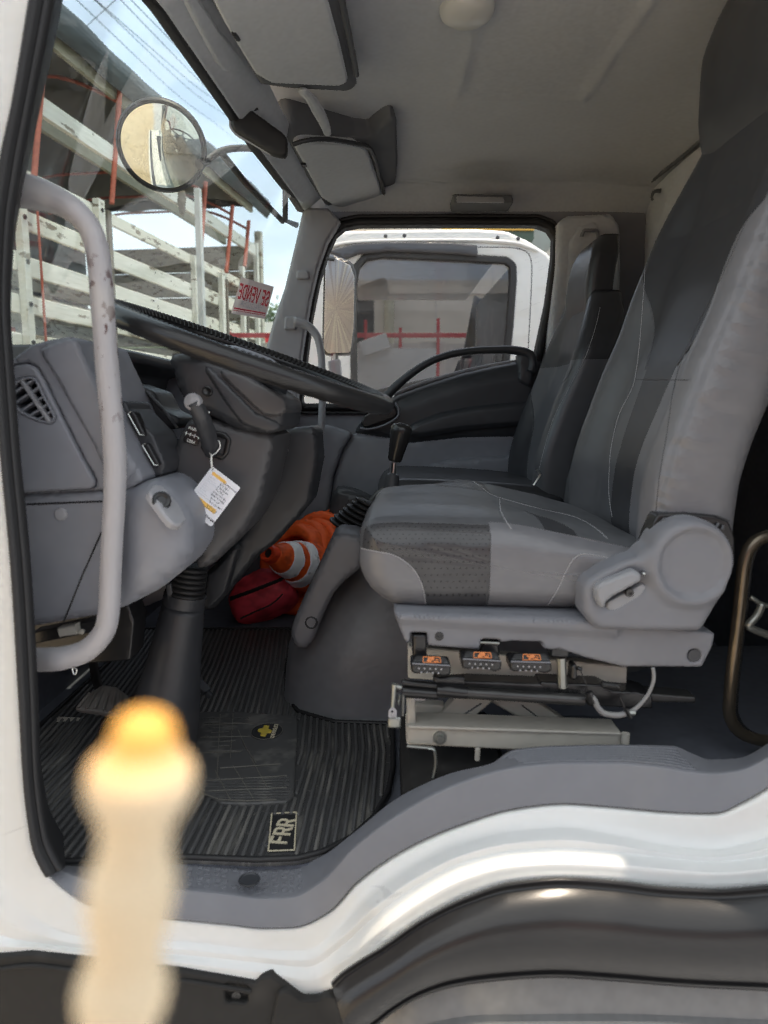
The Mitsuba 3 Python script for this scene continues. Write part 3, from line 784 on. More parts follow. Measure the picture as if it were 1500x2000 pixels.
add(ped, 'arm', tube([o - n * 0.01, o - n * 0.02 + [-0.06, 0.1, 0.05], o + [-0.1, 0.2, 0.25]], 0.009, 10, 16), 'dark_steel', smooth=True)
add(cab, 'foot_rest', planeslab([(98, 1415), (112, 1398), (165, 1400), (156, 1424)], at(130, 1410, 1.38), (1, 0.1, 0), (0.1, 1, 0.6), 0.02, 0.004, 0.004), 'beige_steel')
add(cab, 'pedal_lever', [bar(at(372, 1318, 1.40), at(404, 1352, 1.38), 0.022, 0.012), bar(at(404, 1352, 1.38), at(412, 1360, 1.38), 0.014, 0.01)], 'dark_plastic')

# ------------------------------------------------------------------ steering wheel
WC = at(491, 698, 1.17)
ax = unit(np.array([0.3338, -0.056, 0.9426]))        # axis, pointing to the driver
WU = unit(np.array([0.9426, 0.0, -0.3338]))
WU = unit(WU - ax * (WU @ ax))
WV = np.cross(ax, WU)
wheel = thing('steering_wheel', 'large black steering wheel seen almost edge-on below the windscreen', 'steering wheel')
R, NR = 0.2290, 120
th = np.arange(NR) * 2 * np.pi / NR
rows = []
for a in th:
    e = math.cos(a) * WU + math.sin(a) * WV
    k = np.arange(20) * 2 * np.pi / 20
    rr = 0.0150 * np.ones(20)
    grip = 0.0011 * (0.5 + 0.5 * math.cos(a * 46))
    rr = rr - np.where(np.sin(k) < -0.3, grip, 0)
    rows.append(WC + R * e + rr[:, None] * (np.cos(k)[:, None] * e + np.sin(k)[:, None] * ax * 1.0))
rows.append(rows[0])
add(wheel, 'rim', loft(rows, closed=True), 'fender_black', smooth=True)
sk = [WC + (R - 0.012) * (math.cos(a) * WU + math.sin(a) * WV) + 0.0195 * ax for a in th[::2]]
# grip dimples along the inner top of the rim
dm = []
for a in np.linspace(0, 2 * np.pi, 150)[:-1]:
    e = math.cos(a) * WU + math.sin(a) * WV
    dm.append(bar(WC + (R - 0.0165) * e + 0.006 * ax, WC + (R - 0.009) * e + 0.0150 * ax, 0.005, 0.003, up=ax, b=0.001))
add(wheel, 'grip_rib', dm, 'black_plastic', kind='stuff')
add(wheel, 'hub', lathe([(0.0, 0.012), (0.035, 0.012), (0.06, 0.008), (0.072, -0.002), (0.07, -0.03), (0.045, -0.06), (0.04, -0.12)], WC - 0.012 * ax, ax, 36), 'dark_plastic', smooth=50)
add(wheel, 'horn_pad', lathe([(0.0, 0.016), (0.03, 0.015), (0.05, 0.010), (0.054, 0.004)], WC - 0.006 * ax, ax, 36), 'grey_plastic', smooth=50)
for a in (math.radians(10), math.radians(170), math.radians(-55), math.radians(-125)):
    e = math.cos(a) * WU + math.sin(a) * WV
    add(wheel, 'spoke', tube([WC + 0.05 * e - 0.016 * ax, WC + 0.14 * e - 0.012 * ax, WC + 0.225 * e - 0.002 * ax], [0.022, 0.016, 0.013], 12, 16, flat=0.45, up=ax), 'dark_plastic', smooth=True)

# ------------------------------------------------------------------ grab handle on the near pillar
GY = 0.93
hp = [(20, 372), (46, 373), (78, 380), (118, 395), (150, 416), (176, 448), (190, 490), (196, 540), (202, 620), (208, 700), (216, 790), (224, 880), (224, 960), (220, 1040), (216, 1120), (213, 1190), (207, 1224), (188, 1254), (160, 1275), (125, 1285), (90, 1288), (62, 1288)]
hr = [0.0215, 0.0205, 0.0165, 0.0145, 0.0145, 0.0145, 0.0145, 0.0142, 0.0145, 0.0145, 0.0142, 0.0145, 0.0142, 0.014, 0.0138, 0.0138, 0.014, 0.0142, 0.0145, 0.0155, 0.0165, 0.0165]
dy = np.interp(np.arange(22), [0, 4, 19, 21], [0.02, 0, 0, 0.015])
add(cab, 'grab_handle', tube([at(x, y, GY + d) for (x, y), d in zip(hp, dy)], hr, 24, 150), 'handle_grey', smooth=True, label='chipped pale grey grab handle on the near pillar')

# ------------------------------------------------------------------ windscreen, header, far pillar
HD = [(285, -20, 1.24), (300, 0, 1.25), (350, 68, 1.36), (400, 140, 1.50), (450, 212, 1.67), (500, 285, 1.88), (545, 345, 2.12), (575, 385, 2.34), (592, 412, 2.52)]
hd = np.array([at(*p) for p in HD])
hn = unit(np.array([0.55, 0, 0.83]))
near = at(180, -180, 0.97)
hline = curve(np.vstack([near, at(240, -90, 1.1), hd]), 80)
wid = np.linspace(0.060, 0.050, 80)[:, None]
rows = [hline + [-0.016, 0, 0.012], hline + [0.0, 0, -0.002], hline + wid * [0.22, 0, 0.05] + [0, 0, -0.004], hline + wid * [0.75, 0.0, 0.45], hline + wid * [1.2, 0.0, 0.80], hline + wid * [1.35, 0, 1.3]]
add(cab, 'header_trim', loft(rows), 'lining', smooth=True)
rows = [hline + [-0.02, 0, -0.001], hline + [-0.002, 0, -0.006], hline + [0.006, 0, -0.001], hline + [0.002, 0, 0.004]]
add(cab, 'screen_seal', loft(rows), 'black_rubber', smooth=True)
# glass
bot = np.stack([np.linspace(-0.50, -0.43, 40) - 0.17 * np.sin(np.linspace(0, np.pi, 40)) ** 0.6, np.linspace(0.93, 2.60, 40), np.full(40, 1.77)], -1)
top = curve(hline, 40) + [-0.012, 0, 0.004]
top[:, 1] = np.linspace(0.93, 2.60, 40)
top[:, 0] = np.interp(top[:, 1], hline[:, 1], hline[:, 0]) - 0.012 + 0.06 * np.clip((top[:, 1] - 2.2) / 0.4, 0, 1)
top[:, 2] = np.interp(top[:, 1], hline[:, 1], hline[:, 2]) + 0.01
scene['screen_glass'] = {'type': 'thindielectric', 'int_ior': 1.5, 'specular_transmittance': rgb(0.80, 0.89, 0.87)}
gl = np.array([bot * (1 - s) + top * s + [-0.02 * math.sin(s * math.pi), 0, 0] for s in np.linspace(0, 1, 12)])
add(cab, 'windscreen', loft(gl), 'screen_glass', smooth=True)
cb0 = np.stack([np.full(40, -0.785), np.linspace(0.86, 2.66, 40), np.full(40, 1.715)], -1)
add(cab, 'cowl_panel', loft([bot + [0.01, 0, -0.005], bot + [-0.01, 0, -0.004], cb0 + [0.03, 0, 0.02], cb0]), 'white_paint', smooth=40)
# far pillar
fp = [(592, 404), (640, 405), (665, 430), (640, 470), (622, 520), (608, 580), (596, 650), (586, 720), (580, 800), (560, 850), (500, 850), (503, 780), (516, 690), (532, 630), (556, 560), (575, 480)]
add(cab, 'far_pillar', pslab(fp, 2.50, 0.06, 0.006, 0.012, 0.025), 'pale_grey_plastic', smooth=50)
for q in ([(579, 528), (602, 528), (604, 545), (578, 545)], [(556, 618), (579, 617), (578, 644), (554, 644)]):
    add(cab + '__far_pillar', 'mount_cover', pslab(q, 2.488, 0.02, 0.005, 0.005, 0.01), 'pale_grey_plastic', smooth=50)
fh = [(574, 628), (592, 632), (610, 644), (622, 664), (628, 700), (630, 760), (628, 820), (622, 880), (612, 915), (604, 934)]
add(cab, 'far_grab_handle', tube([at(x, y, 2.44) for x, y in fh], [0.016, 0.0135, 0.0125, 0.0125, 0.0125, 0.0125, 0.0125, 0.0125, 0.014], 16, 60), 'pale_grey_plastic', smooth=True, label='slim grey grab handle on the far pillar')

# ------------------------------------------------------------------ overhead consoles, visor, rear-view mirror, lamps
CN = unit(np.array([0.25, 0.0, -1.0]))
CO = at(600, 100, 1.5)


def cplane(pts, off=0.0):
    return [at_plane(x, y, CN, CN @ (CO + CN * off)) for x, y in pts]


def cslab(pts, depth, off=0.0, r=0.02, bevel=0.008, res=0.02, shape=None):
    U = unit(np.array([1.0, 0, 0.25]))
    q = [((w - CO) @ U, (w - CO)[1]) for w in cplane(pts, off)]
    V = np.array([0, 1.0, 0])
    # seen from below: w must run up, U x V = up, so swap the sign of v
    return place(slab(rpoly([(a, -b) for a, b in q], r), depth, bevel, res, None, shape), CO + CN * off, U, -V)


lid1 = [(375, -60), (415, 0), (440, 50), (470, 100), (500, 148), (530, 165), (600, 168), (684, 172), (665, 90), (640, 0), (625, -60)]
con = cab + '__overhead_console'
body1 = [(340, -80), (410, 0), (480, 120), (508, 168), (560, 176), (680, 182), (700, 170), (690, 140), (668, 0), (655, -80)]
add(cab, 'overhead_console', cslab(body1, 0.12, -0.012, 0.01, 0.012), 'lining_dark', smooth=50, label='grey overhead storage console with hinged lids')
add(con, 'lid', cslab(lid1, 0.018, 0.0, 0.02, 0.007), 'lining', smooth=50)
add(con, 'rail', tube([p for p in cplane([(660, -60), (668, 0), (680, 60), (692, 120), (696, 146)], 0.006)], 0.006, 10), 'dark_plastic', smooth=True)
add(con, 'latch', cslab([(452, 68), (462, 68), (472, 82), (462, 82)], 0.006, 0.004, 0.002, 0.002), 'black_plastic')
lid2 = [(572, 284), (590, 278), (690, 284), (716, 292), (738, 350), (752, 404), (700, 412), (655, 405), (628, 388), (608, 350)]
body2 = [(562, 276), (578, 268), (700, 272), (726, 268), (752, 240), (770, 226), (776, 240), (778, 320), (770, 400), (752, 412), (660, 418), (640, 410), (600, 350)]
add(con, 'side_bin', cslab(body2, 0.10, -0.012, 0.008, 0.012), 'lining_dark', smooth=50)


def creased(u, v, d):
    p = np.stack([u * 9, v * 9, 0 * u], -1)
    return -0.006 * (meshkit.fbm(p, 3, 7) - 0.4) * np.clip(d / 0.03, 0, 1)


add(con, 'lid', cslab(lid2, 0.020, 0.004, 0.02, 0.008, 0.01, creased), 'lining', smooth=60)
add(con, 'lid_edge', tube(cplane([(572, 282), (590, 276), (690, 280), (722, 290), (742, 350), (757, 408)], 0.002), 0.006, 8, 40), 'dark_plastic', smooth=True)
add(con, 'latch', cslab([(588, 322), (598, 322), (600, 327), (590, 327)], 0.006, 0.009, 0.001, 0.001), 'black_plastic')
add(con, 'cross_rib', tube([at(590, 176, 1.66), at(612, 200, 1.74), at(640, 262, 1.93)], [0.012, 0.016, 0.010], 10, 20, flat=0.5), 'lining', smooth=True)
vis = [(345, -60), (362, 0), (392, 60), (425, 125), (440, 142), (495, 144), (480, 118), (430, 60), (392, 0), (365, -60)]
add(cab, 'sun_visor', planeslab(vis, at(430, 90, 1.44), (0.72, 0, 0.70), (0, 1, 0), 0.018, 0.012, 0.006), 'lining', smooth=50)
# rear-view mirror
rv = [(452, 222), (450, 244), (458, 256), (530, 300), (556, 306), (560, 296), (560, 268), (552, 258), (480, 206), (462, 199)]
add(cab, 'rear_view_mirror', pslab(rv, 1.72, 0.02, 0.008, 0.007, 0.012), 'black_rubber', smooth=50, label='black back of the rear-view mirror')
add(cab + '__rear_view_mirror', 'edge', tube([at(x, y, 1.734) for x, y in [(452, 222), (450, 244), (458, 258), (500, 284), (530, 302)]], 0.0035, 8, 30), 'pale_grey_plastic', smooth=True)
add(cab + '__rear_view_mirror', 'stem', tube([at(500, 216, 1.735), at(494, 190, 1.72), at(488, 164, 1.69), at(488, 150, 1.67)], 0.006, 10, 16), 'dark_plastic', smooth=True)
# dome lamp and passenger-side lamp
p = at(912, 2, 1.52)
mat('lamp_lens', (0.5, 0.5, 0.48), 0.25)
add(cab, 'dome_lamp', lathe([(0.0, -0.022), (0.035, -0.020), (0.05, -0.010), (0.054, 0.0), (0.055, 0.03)], [p[0], p[1], roof_z(p[0], p[1]) - 0.004], (0, 0, 1), 32), 'lamp_lens', smooth=50)
lp = cab + '__side_lamp'
add(cab, 'side_lamp', pslab([(884, 378), (1000, 380), (1004, 396), (886, 397)], 2.44, 0.10, 0.004, 0.006), 'lining_dark')
add(lp, 'lens', pslab([(892, 382), (984, 385), (986, 395), (892, 394)], 2.432, 0.01, 0.003, 0.003), 'pale_grey_plastic')
# ------------------------------------------------------------------ passenger side: door, glass, trim
YP = 2.55
pd = cab + '__passenger_door'
win = [(588, 790), (598, 700), (608, 620), (622, 550), (640, 490), (655, 458), (672, 444), (700, 438), (880, 437), (1050, 438), (1072, 446), (1083, 462), (1082, 500), (1070, 590), (1055, 660), (1046, 700), (1038, 745), (900, 770), (740, 790)]
wp = pxpoly(win, YP, 0.012)
# inner skin around the window: roof rail, pillars and the panel below
skin = [(600, 398), (580, 480), (560, 560), (536, 630), (520, 690), (506, 780), (470, 850), (380, 1000), (380, 1330), (1300, 1330), (1260, 395)]
g = pxpoly(skin, YP + 0.03, 0.0)
hole = Polygon([(x * (YP + 0.03) / YP, 1.7 + (z - 1.7) * (YP + 0.03) / YP) for x, z in wp.buffer(0.012).exterior.coords])
add(cab, 'passenger_door', place(slab(g.difference(hole), 0.035, 0.003, 0.06), (0, YP + 0.03, 0)), 'grey_plastic', label='grey passenger door with arched grab rail')
ring = wp.buffer(0.020, quad_segs=6).difference(wp.buffer(-0.004, quad_segs=6))
add(pd, 'window_seal', place(slab(ring, 0.05, 0.010, 0.02), (0, YP - 0.005, 0)), 'black_rubber', smooth=60)
ring2 = wp.buffer(0.036, quad_segs=6).difference(wp.buffer(0.022, quad_segs=6))
add(pd, 'window_trim', place(slab(ring2, 0.03, 0.007, 0.02), (0, YP + 0.005, 0)), 'black_rubber', smooth=60)
scene['door_glass'] = {'type': 'thindielectric', 'int_ior': 1.5}
gp = [at(x, y, YP + 0.045) for x, y in [(560, 830), (560, 420), (1100, 420), (1100, 830)]]
add(pd, 'window', loft(np.array([[gp[0], gp[3]], [gp[1], gp[2]]])), 'door_glass', smooth=False)
# panel below the belt line, bulging into the cab
bp = [(690, 848), (700, 830), (735, 800), (775, 768), (830, 748), (900, 726), (960, 712), (1010, 703), (1060, 700), (1070, 800), (1060, 860), (900, 862), (800, 872), (760, 862)]


def band(u, v, d):
    return -0.03 * np.clip(d / 0.06, 0, 1) ** 0.5


add(pd, 'upper_panel', pslab(bp, YP - 0.02, 0.05, 0.01, 0.03, 0.014, band), 'dark_plastic', smooth=60)
arm = [(790, 848), (806, 826), (860, 806), (920, 794), (1000, 786), (1060, 784), (1060, 830), (1000, 834), (900, 842), (820, 856)]
add(pd, 'armrest', pslab(arm, YP - 0.075, 0.08, 0.012, 0.022, 0.014), 'dark_plastic', smooth=60)
add(pd, 'belt_strip', tube([at(x, y, YP - 0.005) for x, y in [(770, 772), (810, 754), (860, 738), (920, 722), (1010, 706)]], 0.007, 8, 40), 'pale_grey_plastic', smooth=True)
lowp = [(640, 1000), (652, 930), (668, 880), (690, 845), (760, 850), (800, 858), (900, 846), (1060, 834), (1060, 1020), (900, 1040)]
add(pd, 'lower_panel', pslab(lowp, YP - 0.03, 0.05, 0.015, 0.02, 0.02), 'grey_plastic', smooth=60)
add(pd, 'map_pocket', pslab([(826, 912), (880, 898), (950, 892), (1060, 890), (1060, 990), (830, 990)], YP - 0.065, 0.05, 0.02, 0.015, 0.02), 'grey_plastic', smooth=60)
# arched grab rail
gr = [(742, 790), (760, 768), (790, 740), (820, 718), (850, 702), (890, 690), (940, 684), (990, 683), (1020, 687), (1036, 696), (1040, 712), (1034, 728)]
add(pd, 'grab_rail', tube([at(x, y, YP - 0.045) for x, y in gr], [0.026, 0.021, 0.019, 0.018, 0.017, 0.017, 0.017, 0.017, 0.018, 0.020, 0.024, 0.026], 16, 70, flat=0.75), 'dark_plastic', smooth=True)
add(pd, 'rail_end', pslab([(1012, 690), (1040, 690), (1046, 712), (1040, 760), (1012, 745)], YP - 0.06, 0.05, 0.006, 0.012), 'dark_plastic', smooth=60)
# window switch plate
sp = [(704, 826), (712, 812), (762, 786), (771, 792), (776, 808), (770, 816), (712, 836)]
add(pd, 'switch_plate', pslab(sp, YP - 0.075, 0.05, 0.004, 0.004, 0.012), 'black_plastic')
add(pd, 'switch_edge', tube([at(x, y, YP - 0.0765) for x, y in [(703, 836), (716, 838), (772, 818), (779, 808), (772, 786)]], 0.0035, 8, 30), 'grey_trim', smooth=True)
mat('red_print', (0.45, 0.03, 0.03), 0.5)
add(pd, 'switch_mark', pslab([(753, 795), (760, 793), (761, 800), (754, 802)], YP - 0.0765, 0.003, 0.001, 0.0006), 'red_print')
# kick panel, side trim and outer door skin
add(cab, 'kick_panel', pslab([(560, 840), (640, 830), (690, 845), (668, 880), (650, 930), (640, 1010), (600, 1080), (560, 1080)], 2.49, 0.06, 0.012, 0.015), 'grey_plastic', smooth=50)
og = Polygon([(-0.60, 0.92), (-0.57, 1.50), (-0.445, 1.80), (-0.27, 2.46), (0.95, 2.46), (0.95, 0.92)]).difference(hole.buffer(0.006))
add(pd, 'outer_skin', place(slab(og, 0.012, 0.003, 0.08), (0, 2.665, 0)), 'white_paint')
# rear pillar trim with belt guide
rp = [(1092, 430), (1110, 420), (1195, 416), (1212, 440), (1214, 520), (1208, 700), (1190, 900), (1060, 900), (1075, 640), (1090, 520)]
add(cab, 'rear_pillar', pslab(rp, 2.50, 0.07, 0.01, 0.016, 0.02), 'lining', smooth=50)
add(cab + '__rear_pillar', 'raised_panel', pslab([(1112, 470), (1130, 440), (1166, 430), (1180, 470), (1188, 560), (1182, 720), (1100, 740), (1104, 600)], 2.492, 0.03, 0.012, 0.012, 0.02), 'lining', smooth=50)
add(cab + '__rear_pillar', 'belt_guide', tube([at(1136, 462, 2.485), at(1142, 450, 2.478), at(1164, 450, 2.478), at(1168, 464, 2.485)], 0.006, 8, 16), 'grey_trim', smooth=True)
# clothes hooks on rear lining
for x, y, d in [(1260, 333, 1.95), (1284, 380, 2.0), (1355, 218, 1.6)]:
    p = at(x, y, d)
    p = at_x(x, y, 0.895)
    add(cab, 'coat_hook', tube([p + [0.01, 0, 0.012], p + [-0.012, 0, 0.008], p + [-0.018, 0, -0.008], p + [-0.014, 0, -0.018]], [0.007, 0.006, 0.005, 0.004], 8, 14), 'lining_dark', smooth=True)
rr = [at_x(1200 + (1345 - 1200) * s, 412 - (412 - 296) * s, 0.888) for s in np.linspace(0, 1, 20)]
add(cab, 'rear_rail', tube(rr + [at_x(1500, 160, 0.888)], 0.006, 8), 'lining_dark', smooth=True)
# body side behind the door opening
sidep = [(0.575, 1.02), (0.60, 1.45), (0.60, 1.75), (0.585, 2.10), (0.53, 2.42), (0.50, 2.52), (0.99, 2.52), (0.99, 0.95), (0.62, 0.95)]
add(cab, 'body_side', place(slab(rpoly(sidep, 0.02), 0.05, 0.012, 0.06), (0, 0.800, 0)), 'white_paint', smooth=50)
# ------------------------------------------------------------------ seats
def hit(mesh, pts):
    """Where the sight lines of the traced points first meet the mesh (points that miss are dropped)."""
    v, f = mesh
    a, e1, e2 = v[f[:, 0]], v[f[:, 1]] - v[f[:, 0]], v[f[:, 2]] - v[f[:, 0]]
    out = []
    for px, py in pts:
        d = unit(ray(px, py))
        h = np.cross(d, e2)
        det = np.einsum('ij,ij->i', e1, h)
        det = np.where(np.abs(det) < 1e-12, 1e-12, det)
        s = EYE - a
        u = np.einsum('ij,ij->i', s, h) / det
        q = np.cross(s, e1)
        w = q @ d / det
        t = np.einsum('ij,ij->i', e2, q) / det
        ok = (u >= -1e-6) & (w >= -1e-6) & (u + w <= 1 + 1e-6) & (t > 0.05)
        if ok.any():
            out.append(EYE + d * t[ok].min())
    return np.array(out)


def px_curve(pts, n):
    return curve(np.asarray(pts, float), n)


def seam(parent, mesh, pts, mat_='stitch', r=0.0008, n=60, base='seam'):
    p = hit(mesh, px_curve(pts, n))
    if len(p) > 3:
        add(parent, base, tube(p, r, 6), mat_, smooth=True)


def cushion_solid(prof, y0, y1, ztop, r=0.035, dip=0.014, n=120, xshift=None):
    """prof: closed outline in (x, z); ztop(x, y): extra height of the top."""
    p = curve(prof, n, closed=True)
    area = np.sum(p[:, 0] * np.roll(p[:, 1], -1) - np.roll(p[:, 0], -1) * p[:, 1])
    if area < 0:
        p = p[::-1]
    t = np.roll(p, -1, 0) - np.roll(p, 1, 0)
    nrm = np.stack([t[:, 1], -t[:, 0]], -1)
    nrm /= np.linalg.norm(nrm, axis=1, keepdims=True) + 1e-9
    rows = []
    ph = np.linspace(0, np.pi / 2, 8)
    ys = [y0 + r * (1 - math.sin(a)) for a in ph] + list(np.linspace(y0 + r, y1 - r, 30)[1:-1]) + [y1 - r * (1 - math.sin(a)) for a in ph[::-1]]
    ins = [r * (1 - math.cos(a)) for a in ph]
    ins = ins[::-1]
    ys = [y0 + r * (1 - math.cos(a)) for a in ph] + list(np.linspace(y0 + r, y1 - r, 30)[1:-1]) + [y1 - r * (1 - math.cos(a)) for a in ph[::-1]]
    ins = [r * (1 - math.sin(a)) for a in ph] + [0] * 28 + [r * (1 - math.sin(a)) for a in ph[::-1]]
    zm = (p[:, 1].max() + p[:, 1].min()) / 2
    for y, i in zip(ys, ins):
        q = p - nrm * i
        z = q[:, 1] + np.where(q[:, 1] > zm, ztop(q[:, 0], y), 0) * np.clip((q[:, 1] - zm) / 0.04, 0, 1)
        x = q[:, 0] if xshift is None else q[:, 0] + xshift(q[:, 0], y)
        rows.append(np.stack([x, np.full(n, y), z], -1))
    return loft(rows, closed=True, caps=True)


seat = thing('driver_seat', "grey leather driver's seat with perforated dark panels, nearest the open door", 'seat')
YS = 0.985
prof = [at(x, y, YS)[[0, 2]] for x, y in [(697, 1050), (702, 1022), (722, 1008), (780, 1003), (960, 1006), (1060, 1020), (1150, 1040), (1240, 1062), (1330, 1092), (1340, 1120), (1338, 1194), (1140, 1199), (900, 1195), (772, 1191), (738, 1176), (712, 1148), (698, 1105)]]
YM = 1.225


def crown(x, y):
    k = np.clip(1 - ((y - YM) / 0.17) ** 2, 0, 1)
    return -0.008 * k * smooth01(0.06, 0.22, x) + 0.006 * smooth01(1.2, 1.45, y) - 0.010 * (1 - smooth01(1.0, 1.10, y)) - 0.014 * smooth01(1.30, 1.46, y) * (1 - smooth01(0.02, 0.14, x))


def front_shift(x, y):
    """The front edge recedes towards the far corner."""
    return (1 - smooth01(-0.04, 0.22, x)) * (0.030 * (y - YS) / 0.48 + 0.055 * smooth01(1.30, 1.47, y) ** 2)


def smooth01(a, b, x):
    t = np.clip((np.asarray(x, float) - a) / (b - a), 0, 1)
    return t * t * (3 - 2 * t)


cm = cushion_solid(prof, YS, 1.470, crown, 0.042, xshift=front_shift)
cmp_ = np.stack([cm[0][:, 0] * 16, cm[0][:, 1] * 16, cm[0][:, 2] * 24], -1)
cm = (cm[0] + (np.stack([meshkit.fbm(cmp_, 3, 60 + q) for q in range(3)], -1) - 0.5) * [0.004, 0.009, 0.006], cm[1])
CM = solid(cm)
X958 = at(958, 1100, YS)[0]
panels = []
pf = [at(x, y, YS)[[0, 2]] for x, y in [(660, 1068), (700, 1074), (735, 1077), (765, 1083), (790, 1096), (812, 1118), (825, 1145), (831, 1175), (832, 1230), (660, 1230)]]
front = prism(pf, (1, 0, 0), (0, 0, 1), (0, 0, 0), 0.9, 1.6)
side_a = prism([(-0.3, 1.2), (X958, 1.2), (X958, 1.8), (-0.3, 1.8)], (1, 0, 0), (0, 0, 1), (0, 0, 0), 0.9, 1.005)
side_b = prism([(X958, 1.2), (0.7, 1.2), (0.7, 1.8), (X958, 1.8)], (1, 0, 0), (0, 0, 1), (0, 0, 0), 0.9, 1.010)
bl = [at_z(x, y, 1.545)[:2] for x, y in [(922, 936), (940, 950), (962, 966), (1000, 978), (1060, 994), (1120, 1008), (1150, 1022), (1190, 1050)]]
bl = [(bl[0][0] - 0.02, 1.70)] + [tuple(q) for q in bl] + [(0.60, bl[-1][1] + 0.02), (0.60, 1.70)]
far = prism(bl, (1, 0, 0), (0, 1, 0), (0, 0, 0), -2.0, -1.40)


def cut(man, tool):
    a, b = man.split(tool)
    return a, b


a, rest = cut(CM, front)
cu = add(seat, 'cushion', mm(a), 'leather_grey', smooth=50, label='smooth light grey front cheek of the cushion')
a, rest = cut(rest, side_a)
add(cu, 'perforated_panel', mm(a), 'leather_perforated', smooth=50)
a, rest = cut(rest, side_b)
add(cu, 'side_panel', mm(a), 'leather_grey', smooth=50)
a, rest = cut(rest, far)
add(cu, 'far_bolster', mm(a), 'leather_mid', smooth=50)
perf2 = prism([(0.10, 1.33), (0.22, 1.31), (0.30, 1.30), (0.36, 1.30), (0.36, 1.6), (0.05, 1.6)], (1, 0, 0), (0, 1, 0), (0, 0, 0), -2.0, -1.4)
a, rest = cut(rest, perf2)
add(cu, 'perforated_band', mm(a), 'leather_perforated', smooth=50)
rear = prism([(0.232, 0.9), (0.60, 0.9), (0.60, 1.7), (0.232, 1.7)], (1, 0, 0), (0, 1, 0), (0, 0, 0), -2.0, -1.4)
a, rest = cut(rest, rear)
add(cu, 'rear_insert', mm(a), 'leather_dark', smooth=50)
add(cu, 'top_panel', mm(rest), 'leather_mid', smooth=50)
for pts, m_ in [([(699, 1070), (735, 1077), (765, 1083), (790, 1096), (812, 1118), (825, 1145), (831, 1175), (832, 1190)], 'stitch'), ([(958, 1042), (957, 1100), (952, 1150), (948, 1194)], 'stitch_dark'),
               ([(699, 1068), (699, 1035), (712, 1000), (732, 972), (745, 960)], 'stitch'), ([(924, 940), (940, 952), (962, 967), (1000, 979), (1060, 995), (1120, 1009), (1150, 1023), (1186, 1052)], 'stitch'),
               ([(1062, 1192), (1090, 1150), (1110, 1108), (1122, 1090), (1140, 1082), (1180, 1088), (1215, 1098)], 'stitch'), ([(976, 975), (977, 992), (990, 1020), (1000, 1034)], 'stitch'),
               ([(760, 1034), (860, 1037), (958, 1042)], 'stitch_dark')]:
    seam(cu, cm, pts, m_)
seam(cu, cm, [(745, 1180), (775, 1186), (900, 1190), (1060, 1193), (1135, 1193)], 'stitch_dark', 0.0022, base='piping')


def backrest(z, xf, y0, y1, th, dip=0.045, shoulder=0.10, n=96, zs=60):
    """Closed rows of a bolstered backrest; xf: front line of the bolsters over height."""
    f = PchipInterpolator(z, xf)
    ym, hw = (y0 + y1) / 2, (y1 - y0) / 2
    rows = []
    zz = np.linspace(z[0], z[-1], zs)
    for k, zq in enumerate(zz):
        s = (zq - z[0]) / (z[-1] - z[0])
        top = np.clip((s - (1 - shoulder * 2.2)) / (shoulder * 2.2), 0, 1)
        e = 1 - 0.36 * top ** 1.6
        w = hw * e
        bot = np.clip(1 - s / 0.05, 0, 1)
        d = th * (1 - 0.35 * top ** 2) * (1 - 0.25 * bot ** 2)
        a = np.arange(n) * 2 * np.pi / n
        c, sn = np.cos(a), np.sin(a)
        p_ = 0.42
        yy_ = np.sign(c) * np.abs(c) ** p_ * w
        xx = -np.sign(sn) * np.abs(sn) ** p_ * d / 2
        x0 = f(zq) + d / 2 + 0.01 * bot ** 2
        u = yy_ / w
        rec = dip * (1 - smooth01(0.42, 0.86, np.abs(u))) * (1 - 0.8 * top)
        fr = np.clip(-xx / (d / 2), 0, 1)
        rows.append(np.stack([x0 + xx + rec * fr, ym + yy_, np.full(n, zq)], -1))
    return loft(rows, closed=True, caps=True)


ZB = [1.470, 1.52, 1.59, 1.643, 1.70, 1.77, 1.845, 1.906, 1.972, 2.017, 2.07, 2.12, 2.17]
XB = [0.372, 0.366, 0.370, 0.3815, 0.400, 0.424, 0.454, 0.473, 0.497, 0.514, 0.535, 0.556, 0.575]
bm = backrest(ZB, XB, YS + 0.0, 1.470, 0.150)


def colour_back(seat_, bm, yc, dz=0.0, mats=('leather_grey', 'leather_dark', 'leather_mid', 'leather_dark')):
    M = solid(bm)
    top = prism([(yc - 0.6, 2.025 + dz), (yc + 0.6, 2.025 + dz), (yc + 0.6, 2.6), (yc - 0.6, 2.6)], (0, 1, 0), (0, 0, 1), (0, 0, 0), -2, 2)
    w = [(1.40, 0.048), (1.63, 0.050), (1.77, 0.066), (1.90, 0.150), (1.98, 0.215), (2.10, 0.23)]
    ins = prism([(yc - b, z + dz) for z, b in w] + [(yc + b, z + dz) for z, b in w[::-1]], (0, 1, 0), (0, 0, 1), (0, 0, 0), -0.62, -0.0)
    nr = prism([(yc - 0.6, 1.2), (yc, 1.2), (yc, 2.6), (yc - 0.6, 2.6)], (0, 1, 0), (0, 0, 1), (0, 0, 0), -2, 2)
    a, rest = cut(M, top)
    b, rest = cut(rest, ins)
    c, d = cut(rest, nr)
    k = add(seat_, 'backrest', mm(c), mats[0], smooth=60)
    add(k, 'insert', mm(b), mats[1], smooth=60)
    add(k, 'far_bolster', mm(d), mats[2], smooth=60)
    add(k, 'upper_panel', mm(a), mats[3], smooth=60)
    return k


